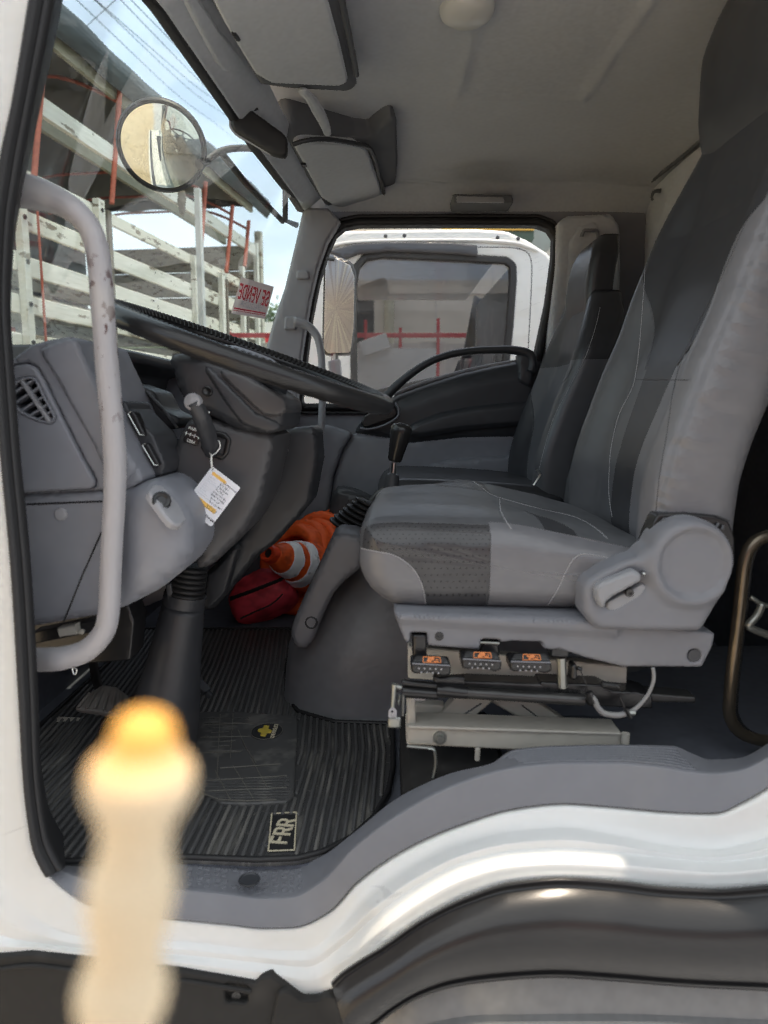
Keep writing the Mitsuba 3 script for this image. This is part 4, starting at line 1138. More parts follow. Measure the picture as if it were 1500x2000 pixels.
def wrinkle(m, y0):
    """Puckers running from the side stitching into the leather."""
    v, f = m
    v = v.copy()
    xf = np.interp(v[:, 2], ZB, XB) + 0.022
    near = np.clip(1 - (v[:, 1] - y0) / 0.035, 0, 1)
    w = np.exp(-np.clip(v[:, 0] - xf, 0, 1) / 0.035) * np.clip((v[:, 0] - xf + 0.02) / 0.02, 0, 1)
    p = np.stack([v[:, 0] * 14, 0 * v[:, 0], v[:, 2] * 62 + v[:, 0] * 26], -1)
    v[:, 1] += near * (w * 0.016 * (meshkit.fbm(p, 3, 2) - 0.5) + 0.004 * (meshkit.fbm(p * 0.35, 3, 5) - 0.5))
    v[:, 1] += near * 0.0035 * np.exp(-((v[:, 0] - xf) / 0.004) ** 2)
    return v, f


# finer side skin so the leather can crease along its stitching
bmf = backrest(ZB, XB, YS, 1.470, 0.150, n=180, zs=190)
bmf = wrinkle(bmf, YS)
bk = colour_back(seat, bmf, YM)
for pts, m_ in [([(1466, 420), (1455, 440), (1410, 540), (1350, 660), (1320, 740), (1302, 850), (1287, 940), (1281, 1000)], 'stitch_dark'), ([(1262, 482), (1255, 600), (1240, 740), (1205, 822), (1191, 900), (1189, 955), (1196, 1010)], 'stitch'),
               ([(1240, 741), (1290, 742), (1345, 742)], 'stitch_dark'), ([(1290, 1003), (1345, 1003), (1392, 1006), (1425, 1018)], 'stitch_dark')]:
    seam(bk, bmf, pts, m_)
# head restraint
hz = [2.125, 2.16, 2.22, 2.30, 2.36, 2.42, 2.47]
hx = [0.580, 0.566, 0.556, 0.556, 0.572, 0.600, 0.65]
hm = backrest(hz, hx, 1.07, 1.385, 0.13, dip=0.012, shoulder=0.16, n=64, zs=36)
hr_ = add(seat, 'headrest', hm, 'leather_dark', smooth=60)
for s in (-1, 1):
    add(hr_, 'post', tube([(0.635, YM + s * 0.06, 2.08), (0.635, YM + s * 0.06, 2.2)], 0.007, 10), 'chrome')

# recliner cover, lever, base shroud
YR = 0.945
cir = [(1350 + 83 * math.cos(a), 1094 + 83 * math.sin(a)) for a in np.linspace(math.radians(200), math.radians(390), 26)]
rc = [(1140, 1199), (1139, 1160), (1141, 1146), (1150, 1134), (1180, 1114), (1215, 1098), (1247, 1089), (1260, 1074)] + cir + [(1417, 1156), (1393, 1201), (1377, 1229), (1366, 1236), (1260, 1236), (1170, 1232), (1154, 1220)]
cpt = at(1353, 1100, YR)


def dish(u, v, d):
    rr_ = np.hypot(u - cpt[0], v - cpt[2])
    R0 = 0.0445
    k = np.where(rr_ < R0, -0.002 * (1 - (rr_ / R0) ** 2), 0) + 0.0022 * np.exp(-((rr_ - R0) / 0.0016) ** 2) * 1.4
    ring_ = -0.010 * np.exp(-((rr_ - 0.053) / 0.010) ** 2)
    e = at(1215, 1150, YR)
    rec = 0.012 * np.exp(-(((u - e[0]) * 0.8 + (v - e[2]) * 0.5) / 0.030) ** 4 - (((v - e[2]) * 0.8 - (u - e[0]) * 0.5) / 0.017) ** 4)
    return k + ring_ * 0.9 + rec * 1.5


cov = add(seat, 'recliner_cover', pslab(rc, YR, 0.045, 0.006, 0.012, 0.004, dish, step=0.004), 'grey_trim', smooth=60)
lv = [(1163, 1150), (1170, 1140), (1238, 1113), (1252, 1120), (1255, 1132), (1250, 1138), (1196, 1168), (1184, 1178), (1184, 1196), (1172, 1186), (1164, 1170)]
lev = add(seat, 'recliner_lever', pslab(lv, YR - 0.012, 0.022, 0.004, 0.006, 0.006), 'lever_grey', smooth=50)
add(lev, 'lever_web', pslab([(1184, 1190), (1188, 1176), (1256, 1140), (1264, 1148), (1240, 1178), (1200, 1194)], YR + 0.002, 0.012, 0.004, 0.002), 'lever_grey')
add(lev, 'screw', lathe([(0.0, -0.001), (0.0022, -0.0015), (0.0026, -0.004), (0.0052, -0.004), (0.006, -0.002), (0.006, 0.003)], at(1229, 1157, YR + 0.001), (0, 1, 0), 20), 'dark_steel')
add(lev, 'stop_pin', lathe([(0.0, -0.004), (0.002, -0.0035), (0.003, -0.001), (0.003, 0.004)], at(1257, 1120, YR - 0.002), (0, 1, 0), 12), 'chrome', smooth=True)
add(seat, 'recliner_gap', pslab([(1256, 1075), (1268, 1040), (1284, 1004), (1340, 1002), (1394, 1007), (1424, 1018), (1436, 1050), (1436, 1110), (1350, 1130), (1270, 1120)], 0.974, 0.03, 0.006), 'black_plastic')
for pts in ([(1281, 1032), (1291, 1022), (1298, 1012)], [(1398, 1030), (1404, 1022)], [(1410, 1034), (1413, 1026)]):
    add(seat, 'trim_wire', tube([at(x, y, 0.970) for x, y in pts], 0.002, 6), 'leather_mid')
sh = [(768, 1194), (900, 1199), (1140, 1206), (1398, 1237), (1393, 1262), (1372, 1304), (1216, 1303), (1150, 1287), (1090, 1268), (1080, 1270), (1060, 1268), (1060, 1255), (1000, 1253), (978, 1256), (976, 1250), (940, 1249), (937, 1270), (836, 1262), (834, 1237), (802, 1236), (799, 1262), (790, 1252)]


def shroud_shape(u, v, d):
    e0, e1 = at(768, 1212, 0.968), at(1140, 1236, 0.968)
    line = e0[2] + (u - e0[0]) * (e1[2] - e0[2]) / (e1[0] - e0[0]) + 0.004
    return -0.008 * smooth01(-0.014, 0.006, v - line) * np.clip(d / 0.004, 0, 1) * (u < e1[0] + 0.05)


shp = pxpoly(sh, 0.968, 0.003).difference(Point(*at(1357, 1281, 0.968)[[0, 2]]).buffer(0.0092))
shr = add(seat, 'base_shroud', place(slab(shp, 0.06, 0.004, 0.006, 0.005, shroud_shape), (0, 0.968, 0)), 'grey_trim', smooth=45)
add(shr, 'bolt_well', lathe([(0.0, 0.014), (0.005, 0.014), (0.009, 0.010), (0.0096, 0.0)], at(1357, 1281, 0.970), (0, 1, 0), 24), 'dark_plastic')
add(shr, 'screw', [lathe([(0.0, -0.0005), (0.0062, -0.0005), (0.0065, 0.004)], at(858, 1243, 0.967), (0, 1, 0), 18), bar(at(853, 1243, 0.9662), at(863, 1243, 0.9662), 0.001, 0.0012)], 'black_plastic')
for q, d in ([(806, 1240), (833, 1240), (834, 1284), (806, 1284)], 0.972), ([(941, 1252), (975, 1254), (976, 1284), (941, 1282)], 0.976), ([(1077, 1258), (1112, 1262), (1112, 1286), (1074, 1284)], 0.972):
    add(seat, 'knob_arm', pslab(q, d, 0.03, 0.002, 0.003), 'black_plastic')
add(seat, 'yellow_pin', tube([at(938, 1255, 0.974), at(975, 1256, 0.974)], 0.0024, 8), 'zinc', smooth=True)
mat('orange_print', (0.62, 0.20, 0.06), 0.5)
KN = [((803, 1296), (881, 1300)), ((902, 1287), (980, 1291)), ((996, 1292), (1078, 1294))]
for i, ((xa, ya), (xb, yb)) in enumerate(KN):
    fr = [(xa, ya - 1), (xb, yb - 1), (xb - 1, yb + 18), (xb - 14, yb + 22), ((xa + xb) / 2, ya + 18), (xa + 10, ya + 21), (xa, ya + 18)]
    kn = add(seat, 'height_knob', pslab(fr, 0.945, 0.035, 0.003, 0.003, 0.008), 'black_plastic', label=None)
    O = at((xa + xb) / 2, (ya + yb) / 2 - 1, 0.948)
    add(kn, 'top_face', planeslab([(xa + 1, ya - 2), (xb - 1, yb - 2), (xb - 10, yb - 19), (xa + 8, ya - 17)], O, (1, 0, -0.02), (0, 0.75, 0.6), 0.010, 0.003, 0.002, 0.01), 'black_plastic')
    add(kn, 'edge', tube([at(xa + 2, ya, 0.9445), at(xb - 2, yb, 0.9445)], 0.0012, 6), 'grey_trim', smooth=True)
    dots = [bar(p - [0, 0.0012, 0], p + [0, 0.002, 0], 0.0022, 0.0022, b=0.0006) for p in [at(xa + 15 + 11 * j + (5 if r_ else 0), ya + 9 + 8 * r_ + 0.04 * 11 * j, 0.9445) for r_ in (0, 1) for j in range(5 - r_)]]
    add(kn, 'grip_dots', dots, 'pale_grey_plastic', kind='stuff')
    cx, cy = (xa + xb) / 2 + 1, (ya + yb) / 2 - 9
    U, V = np.array([1, 0, -0.02]), unit(np.array([0, 0.75, 0.6]))
    nn = np.cross(unit(U), V)

    def on(x, y):
        return at_plane(x, y, nn, nn @ (O - nn * 0.0 + np.array([0, -0.0006, 0.0006])))
    fr_ = [on(cx - 16, cy - 6), on(cx + 16, cy - 5), on(cx + 18, cy + 5), on(cx - 17, cy + 5)]
    ic = [bar(a_, b_, 0.0012, 0.0008, up=nn, b=0.0001) for a_, b_ in zip(fr_, fr_[1:] + fr_[:1])]
    z_ = [[(-8, 3), (-4, -4), (4, -4), (3, -1), (-1, 0), (-4, 4)], [(-8, 3), (-3, -3), (3, -4), (4, 0), (-2, 1), (-4, 4)], [(-9, -3), (-4, -1), (2, -4), (6, -2), (-2, 1), (-5, 4)]][i]
    ic += [bar(on(cx + a_[0], cy + a_[1]), on(cx + b_[0], cy + b_[1]), 0.003, 0.0008, up=nn, b=0.0001) for a_, b_ in zip(z_, z_[1:])]
    ic += [bar(on(cx + 4, cy + 3), on(cx + 13, cy + 3), 0.0018, 0.0008, up=nn, b=0.0001), bar(on(cx + 8, cy - 1), on(cx + 14, cy), 0.0012, 0.0008, up=nn, b=0.0001)]
    add(kn, 'icon', ic, 'orange_print', smooth=False)

# suspension frame
fra = add(seat, 'suspension_frame', pslab([(794, 1418), (1216, 1433), (1219, 1470), (1000, 1466), (794, 1456)], 0.990, 0.05, 0.003, 0.004), 'beige_steel')
add(fra, 'top_lip', pslab([(796, 1418), (1214, 1432), (1214, 1437), (796, 1424)], 0.984, 0.006, 0.001, 0.002), 'beige_steel')
add(fra, 'bolt', [lathe([(0.0, -0.008), (0.005, -0.008), (0.0062, -0.006), (0.0068, -0.002), (0.0098, -0.002), (0.0102, 0.001)], at(859, 1441, 0.989), (0, 1, 0), 24)], 'zinc')
add(fra, 'end_stop', tube([at(1221, 1452, 0.985), at(1222, 1432, 0.985)], 0.006, 12), 'beige_steel')
add(fra, 'back_plate', pslab([(797, 1262), (1226, 1302), (1224, 1350), (1000, 1340), (797, 1326)], 1.02, 0.02, 0.002), 'beige_steel')
add(fra, 'left_channel', pslab([(795, 1358), (812, 1358), (812, 1420), (795, 1420)], 1.0, 0.03, 0.002), 'beige_steel')
add(fra, 'spacer', pslab([(800, 1361), (832, 1362), (832, 1371), (800, 1370)], 1.0, 0.02, 0.001), 'pale_grey_plastic')
add(fra, 'rear_channel', pslab([(800, 1375), (870, 1378), (850, 1420), (800, 1420)], 1.06, 0.02, 0.002), 'beige_steel')
for q, d in ([(846, 1414), (886, 1366), (904, 1352), (984, 1352), (905, 1421)], 1.05), ([(945, 1364), (1046, 1368), (1132, 1428), (1040, 1420), (1010, 1402)], 1.062):
    k = add(fra, 'scissor_arm', pslab(q, d, 0.02, 0.003, 0.004), 'beige_steel')
add(fra, 'arm_groove', tube([at(880, 1412, 1.0485), at(940, 1374, 1.0485)], 0.0012, 6), 'dark_steel')
add(fra, 'arm_groove', tube([at(1020, 1378, 1.0605), at(1066, 1412, 1.0605)], 0.0012, 6), 'dark_steel')
for q in ([(850, 1330), (920, 1318), (1000, 1332), (1010, 1338), (900, 1345)], [(1000, 1334), (1100, 1332), (1160, 1344), (1040, 1346)]):
    add(fra, 'upper_arm', pslab(q, 1.05, 0.02, 0.003), 'beige_steel')
add(fra, 'dark_well', pslab([(800, 1330), (1230, 1330), (1226, 1440), (800, 1440)], 1.20, 0.02), 'carpet_dark')
rodk = add(seat, 'slide_rod', [tube([at(786, 1333, 0.972), at(852, 1339, 0.972)], 0.0048, 14), ], 'black_plastic', smooth=40)
add(seat, 'slide_tube', tube([at(786, 1351, 0.972), at(856, 1355, 0.972)], 0.0085, 14), 'black_plastic', smooth=40)
add(seat, 'slide_tube', tube([at(853, 1348, 0.968), at(912, 1352, 0.968)], 0.0095, 16), 'black_plastic', smooth=40)
add(seat, 'slide_tube', tube([at(905, 1353, 0.972), at(1140, 1367, 0.972)], 0.0082, 16), 'dark_steel', smooth=40)
add(seat, 'slide_plate', pslab([(905, 1330), (1060, 1336), (1150, 1340), (1150, 1358), (905, 1346)], 0.985, 0.03, 0.002), 'dark_steel')
add(seat, 'slide_bracket', pslab([(845, 1318), (858, 1324), (908, 1322), (910, 1346), (848, 1340)], 0.972, 0.012, 0.003), 'black_plastic')
add(seat, 'slide_block', [pslab([(1052, 1332), (1176, 1338), (1200, 1350), (1246, 1352), (1276, 1360), (1275, 1385), (1150, 1380), (1138, 1362), (1060, 1352)], 0.985, 0.05, 0.003)], 'black_plastic')
add(seat, 'slide_rail', pslab([(1240, 1352), (1360, 1362), (1360, 1374), (1240, 1372)], 1.0, 0.03, 0.002), 'dark_steel')
add(seat, 'post', bar(at(1096, 1284, 0.985), at(1098, 1342, 0.985), 0.014, 0.012, b=0.003), 'zinc')
add(seat, 'switch_block', [pslab([(1117, 1300), (1128, 1298), (1128, 1330), (1115, 1328)], 0.975, 0.02, 0.002), tube([at(1128, 1305, 0.972), at(1136, 1307, 0.972)], 0.003, 8), tube([at(1134, 1308, 0.972), at(1140, 1325, 0.97), at(1150, 1350, 0.97)], 0.0008, 6)], 'black_plastic')
hx_ = [at(1176, 1337, 0.972) + (at(1208, 1341, 0.972) - at(1176, 1337, 0.972)) * s + 0.0048 * np.array([0, math.cos(s * 75), math.sin(s * 75)]) for s in np.linspace(0, 1, 140)]
add(seat, 'spring', tube(hx_, 0.0009, 6), 'dark_steel', smooth=True)
cb = [(1275, 1304), (1277, 1325), (1270, 1348), (1252, 1374), (1232, 1390), (1205, 1397), (1182, 1394), (1168, 1382), (1160, 1366), (1154, 1360)]
add(seat, 'cable', tube([at(x, y, 0.955) for x, y in cb], [0.0026, 0.0026, 0.0026, 0.0028, 0.003, 0.0042, 0.0044, 0.0044, 0.0044, 0.0044], 10, 80), 'cable_grey', smooth=True)
add(seat, 'cable_tie', tube([at(1222, 1384, 0.95), at(1232, 1402, 0.95)], 0.003, 8), 'black_plastic')
add(seat, 'cable_tie', [tube([at(1210, 1360, 0.955), at(1226, 1398, 0.952)], 0.002, 8), tube([at(1150, 1352, 0.955), at(1158, 1372, 0.955)], 0.005, 8)], 'black_plastic')
add(seat, 'cable_nut', tube([at(1228, 1392, 0.952), at(1240, 1392, 0.952)], 0.004, 6), 'zinc')
# adjuster pin and small tag at the front corner
add(seat, 'adjuster_pin', tube([at(770, 1336, 0.96), at(767, 1384, 0.96)], [0.0042, 0.0028], 10), 'zinc')
add(seat, 'adjuster_head', tube([at(766, 1338, 0.962), at(784, 1343, 0.962)], 0.0035, 8), 'zinc')
add(seat, 'adjuster_plate', [pslab([(785, 1357), (791, 1357), (788, 1432), (783, 1430)], 0.962, 0.006, 0.002), pslab([(778, 1358), (783, 1358), (780, 1380), (777, 1380)], 0.966, 0.006, 0.001)], 'zinc')
g = pxpoly([(759, 1388), (764, 1382), (770, 1382), (775, 1388), (775, 1402), (758, 1402)], 0.956, 0.001).difference(Point(*at(766, 1390, 0.956)[[0, 2]]).buffer(0.0018))
add(seat, 'tag', place(slab(g, 0.0012, 0.0003, 0.004), (0, 0.956, 0)), 'pale_grey_plastic')
add(seat, 'catch_plate', pslab([(758, 1402), (783, 1402), (783, 1424), (757, 1423)], 0.960, 0.003, 0.001), 'zinc')
sb = [(836, 1461), (846, 1462), (851, 1490), (848, 1508), (842, 1524), (828, 1526)]
add(seat, 'floor_strap', [tube([at(795, 1457, 0.978), at(838, 1461, 0.975)], 0.0026, 8), tube([at(x, y, 0.972) for x, y in sb], 0.0042, 8, 24, flat=0.6)], 'zinc', smooth=40)
add(seat, 'frame_foot', tube([at(933, 1462, 0.985), at(932, 1484, 0.985)], 0.004, 10), 'beige_steel')
add(seat, 'floor_bolt', lathe([(0.012, 0.0), (0.012, 0.004), (0.007, 0.005), (0.007, 0.012), (0.0, 0.013)], at(978, 1480, 1.01) * [1, 1, 0] + [0, 0, 1.163], (0, 0, 1), 12), 'black_plastic')

# passenger's seat, farther in
ps = thing('passenger_seat', 'dark leather passenger seat by the far door with headrest', 'seat')
ZP = [z - 0.0 for z in ZB]
XP = [x + 0.045 for x in XB]
pm = backrest([z - 0.04 for z in ZB[:11]], XP[:11], 1.955, 2.44, 0.14, shoulder=0.14)
bk2 = colour_back(ps, pm, 2.198, -0.19, ('leather_mid', 'leather_mid', 'leather_dark', 'leather_dark'))
hm2 = backrest([1.93, 1.97, 2.03, 2.09, 2.14, 2.175, 2.195], [0.585, 0.574, 0.568, 0.573, 0.583, 0.600, 0.62], 2.06, 2.33, 0.085, dip=0.008, shoulder=0.12, n=64, zs=36)
hr2 = add(ps, 'headrest', hm2, 'leather_dark', smooth=60)
pc = cushion_solid([(-0.02, 1.44), (0.0, 1.49), (0.05, 1.51), (0.30, 1.50), (0.50, 1.47), (0.52, 1.43), (0.5, 1.36), (0.02, 1.36)], 1.95, 2.45, lambda x, y: 0 * x, 0.03)
add(ps, 'cushion', pc, 'leather_dark', smooth=50)
add(ps, 'base', box((0.05, 2.0, 1.07), (0.48, 2.4, 1.37), 0.01), 'dark_plastic')
seam(bk2, pm, [(1172, 600), (1150, 680), (1110, 760), (1080, 820), (1062, 880), (1050, 930)], 'stitch')
add(ps, 'buckle_tongue', tube([at(1042, 948, 1.93), at(1056, 926, 1.93), at(1048, 918, 1.93)], 0.003, 8), 'chrome')
# folded centre seat between the two
cs = thing('centre_seat', 'narrow grey centre seat back folded between the two seats', 'seat')
cmid = backrest([1.44, 1.5, 1.6, 1.7, 1.78, 1.84], [0.47, 0.475, 0.50, 0.53, 0.555, 0.575], 1.52, 1.90, 0.11, dip=0.01, shoulder=0.1, n=64, zs=30)
add(cs, 'backrest', cmid, 'leather_mid', smooth=60)
cc = cushion_solid([(0.03, 1.39), (0.05, 1.43), (0.10, 1.445), (0.35, 1.435), (0.56, 1.43), (0.57, 1.39), (0.55, 1.34), (0.06, 1.34)], 1.52, 1.90, lambda x, y: 0 * x, 0.03)
add(cs, 'cushion', cc, 'leather_dark', smooth=50)
add(cs, 'buckle', [bar(at(1178, 962, 1.5), at(1186, 948, 1.5), 0.02, 0.012)], 'black_plastic')
# ------------------------------------------------------------------ engine hump, gear lever, floor mat
def rrect(cx, cy, hx, hy, r, n=72):
    a = np.linspace(0, 2 * np.pi, n, endpoint=False)
    p = []
    g = shapely.box(cx - hx + r, cy - hy + r, cx + hx - r, cy + hy - r).buffer(r, quad_segs=12).exterior
    c = Point(cx, cy)
    s0 = g.project(Point(cx + hx, cy))
    return np.array([g.interpolate((s0 + k / n * g.length) % g.length).coords[0] for k in range(n)])


mat('hump_vinyl', grained((0.150, 0.153, 0.163), 0.10, 60, 0.05), 0.34, bump=proc(lambda p, n, uv: fbm(p.x * 260, p.y * 260, p.z * 260, 2) * 0.0011, 4e-4), scale=1.0)
rows = []
for z, ins in [(1.04, -0.012), (1.058, -0.004), (1.075, 0.0), (1.12, 0.004), (1.17, 0.010), (1.21, 0.020), (1.26, 0.042), (1.31, 0.075), (1.35, 0.115), (1.38, 0.160), (1.40, 0.21), (1.405, 0.26)]:
    q = rrect(0.20, 1.885, 0.425 - ins, 0.495 - ins * 0.8, max(0.16 - ins * 0.15, 0.05))
    rows.append(np.c_[q, np.full(len(q), z)])
rows = np.array(rows)
wv = (meshkit.fbm(rows * 9, 3, 4) - 0.5) * 0.012
rows[..., 0] += wv
add(cab, 'engine_hump', loft(rows, closed=True, caps=True), 'hump_vinyl', smooth=True, label='dark vinyl covered engine hump beside the seat')
mat('console_grey', grained((0.135, 0.139, 0.155), 0.06, 40, 0.05), 0.45)
gc = [(566, 1238), (572, 1215), (600, 1155), (634, 1082), (648, 1052), (662, 1040), (700, 1046), (716, 1060), (704, 1112), (676, 1134), (652, 1160), (630, 1205), (614, 1250), (596, 1272), (574, 1266)]
add(cab, 'gear_console', pslab(gc, 1.383, 0.18, 0.012, 0.012, 0.012), 'console_grey', smooth=50)
add(cab + '__gear_console', 'screw_well', lathe([(0.0, 0.002), (0.003, 0.002), (0.0085, 0.001), (0.0115, -0.0016), (0.0130, -0.001), (0.0135, 0.003)], at(608, 1216, 1.383), (0, 1, 0), 24), 'dark_plastic')
gl_ = thing('gear_lever', 'black knobbed gear lever rising from ribbed rubber boot', 'gear lever')
DG = 1.60
a0, a1 = at(770, 902, DG), at(787, 828, DG)
ax_ = unit(a1 - a0)
L = np.linalg.norm(a1 - a0)
add(gl_, 'knob', lathe([(0.0, 0.0), (0.013, 0.001), (0.0160, 0.006), (0.0175, 0.02), (0.021, 0.045), (0.0245, L * 0.75), (0.0245, L * 0.88), (0.020, L * 0.97), (0.010, L * 1.0), (0.0, L * 1.005)], a0, ax_, 28), 'fender_black', smooth=50)
add(gl_, 'shift_plate', lathe([(0.0, 0.0012), (0.010, 0.001), (0.012, 0.0)], a1 + ax_ * 0.0003, ax_, 20), 'leather_dark')
add(gl_, 'rod', tube([a0 - ax_ * 0.002, at(768, 930, DG)], 0.006, 12), 'chrome')
add(gl_, 'collar', lathe([(0.009, 0.0), (0.014, -0.004), (0.019, -0.034), (0.020, -0.040), (0.015, -0.043)], at(768, 924, DG), (0.14, 0, 1), 24), 'dark_plastic', smooth=40)
add(gl_, 'linkage', tube([at(755, 958, DG), at(738, 968, DG), at(722, 990, DG)], [0.012, 0.010, 0.012], 12), 'dark_steel')
for k in range(7):
    c = at(716, 982, DG - 0.06) + (at(690, 1034, DG - 0.06) - at(716, 982, DG - 0.06)) * k / 6
    R0 = 0.026 + 0.0052 * k
    add(gl_, 'boot_fold', lathe([(R0 - 0.014, -0.006), (R0 - 0.002, -0.003), (R0, 0.0), (R0 - 0.002, 0.003), (R0 - 0.014, 0.006)], c, (0.42, 0, 0.9), 36), 'black_rubber', smooth=True)
    add(gl_, 'boot_edge', lathe([(R0 - 0.003, 0.0022), (R0 - 0.0005, 0.0026), (R0 + 0.0004, 0.001)], c, (0.42, 0, 0.9), 36), 'dark_plastic', smooth=True)
# panel with punched grille in the far footwell
gp_ = [(648, 968), (656, 952), (700, 962), (745, 985), (740, 1100), (600, 1110), (640, 1010)]
add(cab, 'heater_panel', pslab(gp_, 2.30, 0.10, 0.02, 0.02, 0.02), 'dark_plastic', smooth=50)
hol = []
for i in range(13):
    for j in range(11):
        x, y = 656 + 6.2 * i + 1.2 * (j % 2), 978 + 6.2 * j
        if y < 1050 and x + (y - 975) * 0.9 > 682 and x < 735:
            p = at(x, y, 2.302)
            hol.append(lathe([(0.0, -0.002), (0.0032, -0.002), (0.0034, 0.001)], p, (0, 1, 0), 6))
add(cab + '__heater_panel', 'grille_hole', hol, 'black_plastic', kind='stuff')

mat_thing = thing('floor_mat', 'dusty black ribbed rubber floor mat in the footwell', 'floor mat')


def mat_col(p, n, uv):
    d = smoothstep(0.46, 0.78, fbm(p.x * 30, p.y * 9, 0, 4)) * (1 - smoothstep(1.25, 1.7, p.y))
    s = smoothstep(0.86, 0.92, noise(p.x * 210, p.y * 210, 3)) * 0.4 * (1 - smoothstep(1.2, 1.6, p.y))
    return mix(mix((0.042, 0.042, 0.043), (0.15, 0.145, 0.13), d * 0.75), (0.16, 0.155, 0.14), s)


mat('mat_rubber', proc(mat_col), 0.5)
mat('rib_rubber', proc(lambda p, n, uv: mix((0.078, 0.078, 0.079), (0.22, 0.21, 0.19), smoothstep(0.45, 0.8, fbm(p.x * 60, p.y * 7, 0, 3)) * (1 - smoothstep(1.3, 1.8, p.y)) * 0.55)), 0.42)
ZM = 1.066
mo = [(60, 1692), (130, 1688), (350, 1679), (500, 1685), (580, 1682), (635, 1668), (690, 1640), (735, 1598), (762, 1550), (772, 1500), (771, 1430)]
mo = [tuple(at_z(x, y, ZM)[:2]) for x, y in mo]
mo = mo + [(0.02, 1.37), (-0.10, 1.38), (-0.18, 1.43), (-0.215, 1.52), (-0.24, 1.7), (-0.25, 2.0), (-0.70, 2.0), (-0.70, 0.99)]
mg = rpoly(mo, 0.008)
add(mat_thing, 'sheet', place(slab(mg, 0.006, 0.002, 0.03), (0, 0, ZM), (1, 0, 0), (0, 1, 0)), 'mat_rubber')
add(mat_thing, 'border', tube(np.c_[ring_pts(mg.buffer(-0.004).exterior, 0.01), np.full(len(ring_pts(mg.buffer(-0.004).exterior, 0.01)), ZM + 0.002)], 0.0045, 8), 'black_rubber', smooth=True)
hp_ = [(384, 1390), (470, 1391), (578, 1398), (582, 1410), (574, 1555), (560, 1566), (480, 1570), (430, 1568), (390, 1540), (372, 1510)]
hpg = rpoly([tuple(at_z(x, y, ZM + 0.004)[:2]) for x, y in hp_], 0.008)
fb = [(531, 1590), (579, 1587), (575, 1661), (524, 1663)]
fbg = Polygon([tuple(at_z(x, y, ZM + 0.004)[:2]) for x, y in fb])
inner = mg.buffer(-0.012).difference(hpg.buffer(0.004)).difference(fbg.buffer(0.003))
for i, x in enumerate(np.arange(-0.69, 0.04, 0.0128)):
    seg = LineString([(x, 0.9), (x + 0.006 * 2, 1.25), (x - 0.02, 1.7), (x - 0.05, 2.0)]).intersection(inner)
    for s in getattr(seg, 'geoms', [seg]):
        if s.is_empty or s.length < 0.02:
            continue
        c = np.array([s.interpolate(t).coords[0] for t in np.linspace(0, s.length, max(int(s.length / 0.03), 3))])
        jit = 0.0002 * np.sin(c[:, 1] * 40 + i)
        add(mat_thing, 'rib', tube(np.c_[c[:, 0] + jit, c[:, 1], np.full(len(c), ZM + 0.0012)], 0.0034, 8), 'rib_rubber', smooth=True)
mat('pad_rubber', proc(lambda p, n, uv: mix((0.065, 0.065, 0.065), (0.17, 0.165, 0.15), smoothstep(0.5, 0.8, fbm(p.x * 26, p.y * 26, 0, 4)) * 0.6)), 0.5)
hpad = add(mat_thing, 'heel_pad', place(slab(hpg, 0.008, 0.003, 0.02), (0, 0, ZM + 0.005), (1, 0, 0), (0, 1, 0)), 'pad_rubber')
ZH = ZM + 0.0058
mat('worn_rubber', (0.12, 0.115, 0.10), 0.6)


def fl(x, y, z=ZH):
    return at_z(x, y, z)


ln = [[(400, 1415), (500, 1412)], [(392, 1440), (490, 1438)], [(386, 1470), (470, 1468)], [(430, 1395), (424, 1520)], [(455, 1394), (450, 1480)], [(405, 1545), (560, 1538)], [(395, 1525), (560, 1515)], [(430, 1500), (548, 1492)], [(420, 1505), (450, 1562)], [(455, 1495), (495, 1560)], [(490, 1480), (520, 1535)],
      [(465, 1425), (480, 1460), (500, 1490)], [(392, 1548), (430, 1562), (480, 1564), (540, 1562)], [(378, 1520), (400, 1545)]]
for q in ln:
    add(mat_thing + '__heel_pad', 'tread_line', tube([fl(*p) for p in q], 0.0009, 6), 'worn_rubber')
for k in range(16):
    y = 1478 + 5.4 * k if k > 7 else 1404 + 9 * k
    add(mat_thing + '__heel_pad', 'tread_line', tube([fl(392 + (k * 7) % 23, y), fl(486 - (k * 13) % 40 if k < 8 else 566, y - 2)], 0.0007, 5), 'mat_rubber')
# maker's emblem and badge moulded in the mat
mat('gold', grained((0.55, 0.42, 0.05), 0.2, 120), 0.5)
mat('badge_beige', grained((0.50, 0.45, 0.33), 0.15, 150), 0.6)
ec = fl(521, 1428, ZH + 0.0004)
ov = Point(0, 0).buffer(1.0)
from shapely import affinity
add(mat_thing + '__heel_pad', 'emblem', [place(slab(affinity.scale(ov, 0.031, 0.036), 0.0016, 0.0006, 0.01), ec, (1, 0, 0), (0, 1, 0))], 'black_rubber')
ri = [ec + [0.0306 * math.cos(t), 0.0356 * math.sin(t), 0.0004] for t in np.linspace(0, 2 * np.pi, 40)]
add(mat_thing + '__heel_pad', 'emblem_ring', tube(ri, 0.0008, 6), 'worn_rubber')
bt = Polygon([(-0.020, -0.006), (-0.0075, -0.006), (-0.0050, -0.0125), (0.0050, -0.0125), (0.0075, -0.006), (0.020, -0.006), (0.020, 0.003), (0.0075, 0.003), (0.0050, 0.0095), (-0.0050, 0.0095), (-0.0075, 0.003), (-0.020, 0.003)])
bt = affinity.rotate(affinity.skew(affinity.scale(bt, 1.15, 1.25), xs=14, origin=(0, 0)), 90, origin=(0, 0))
add(mat_thing + '__heel_pad', 'emblem_bow', place(slab(bt, 0.002, 0.0006, 0.01), ec + [-0.0055, 0.001, 0.0014], (1, 0, 0), (0, 1, 0)), 'gold')
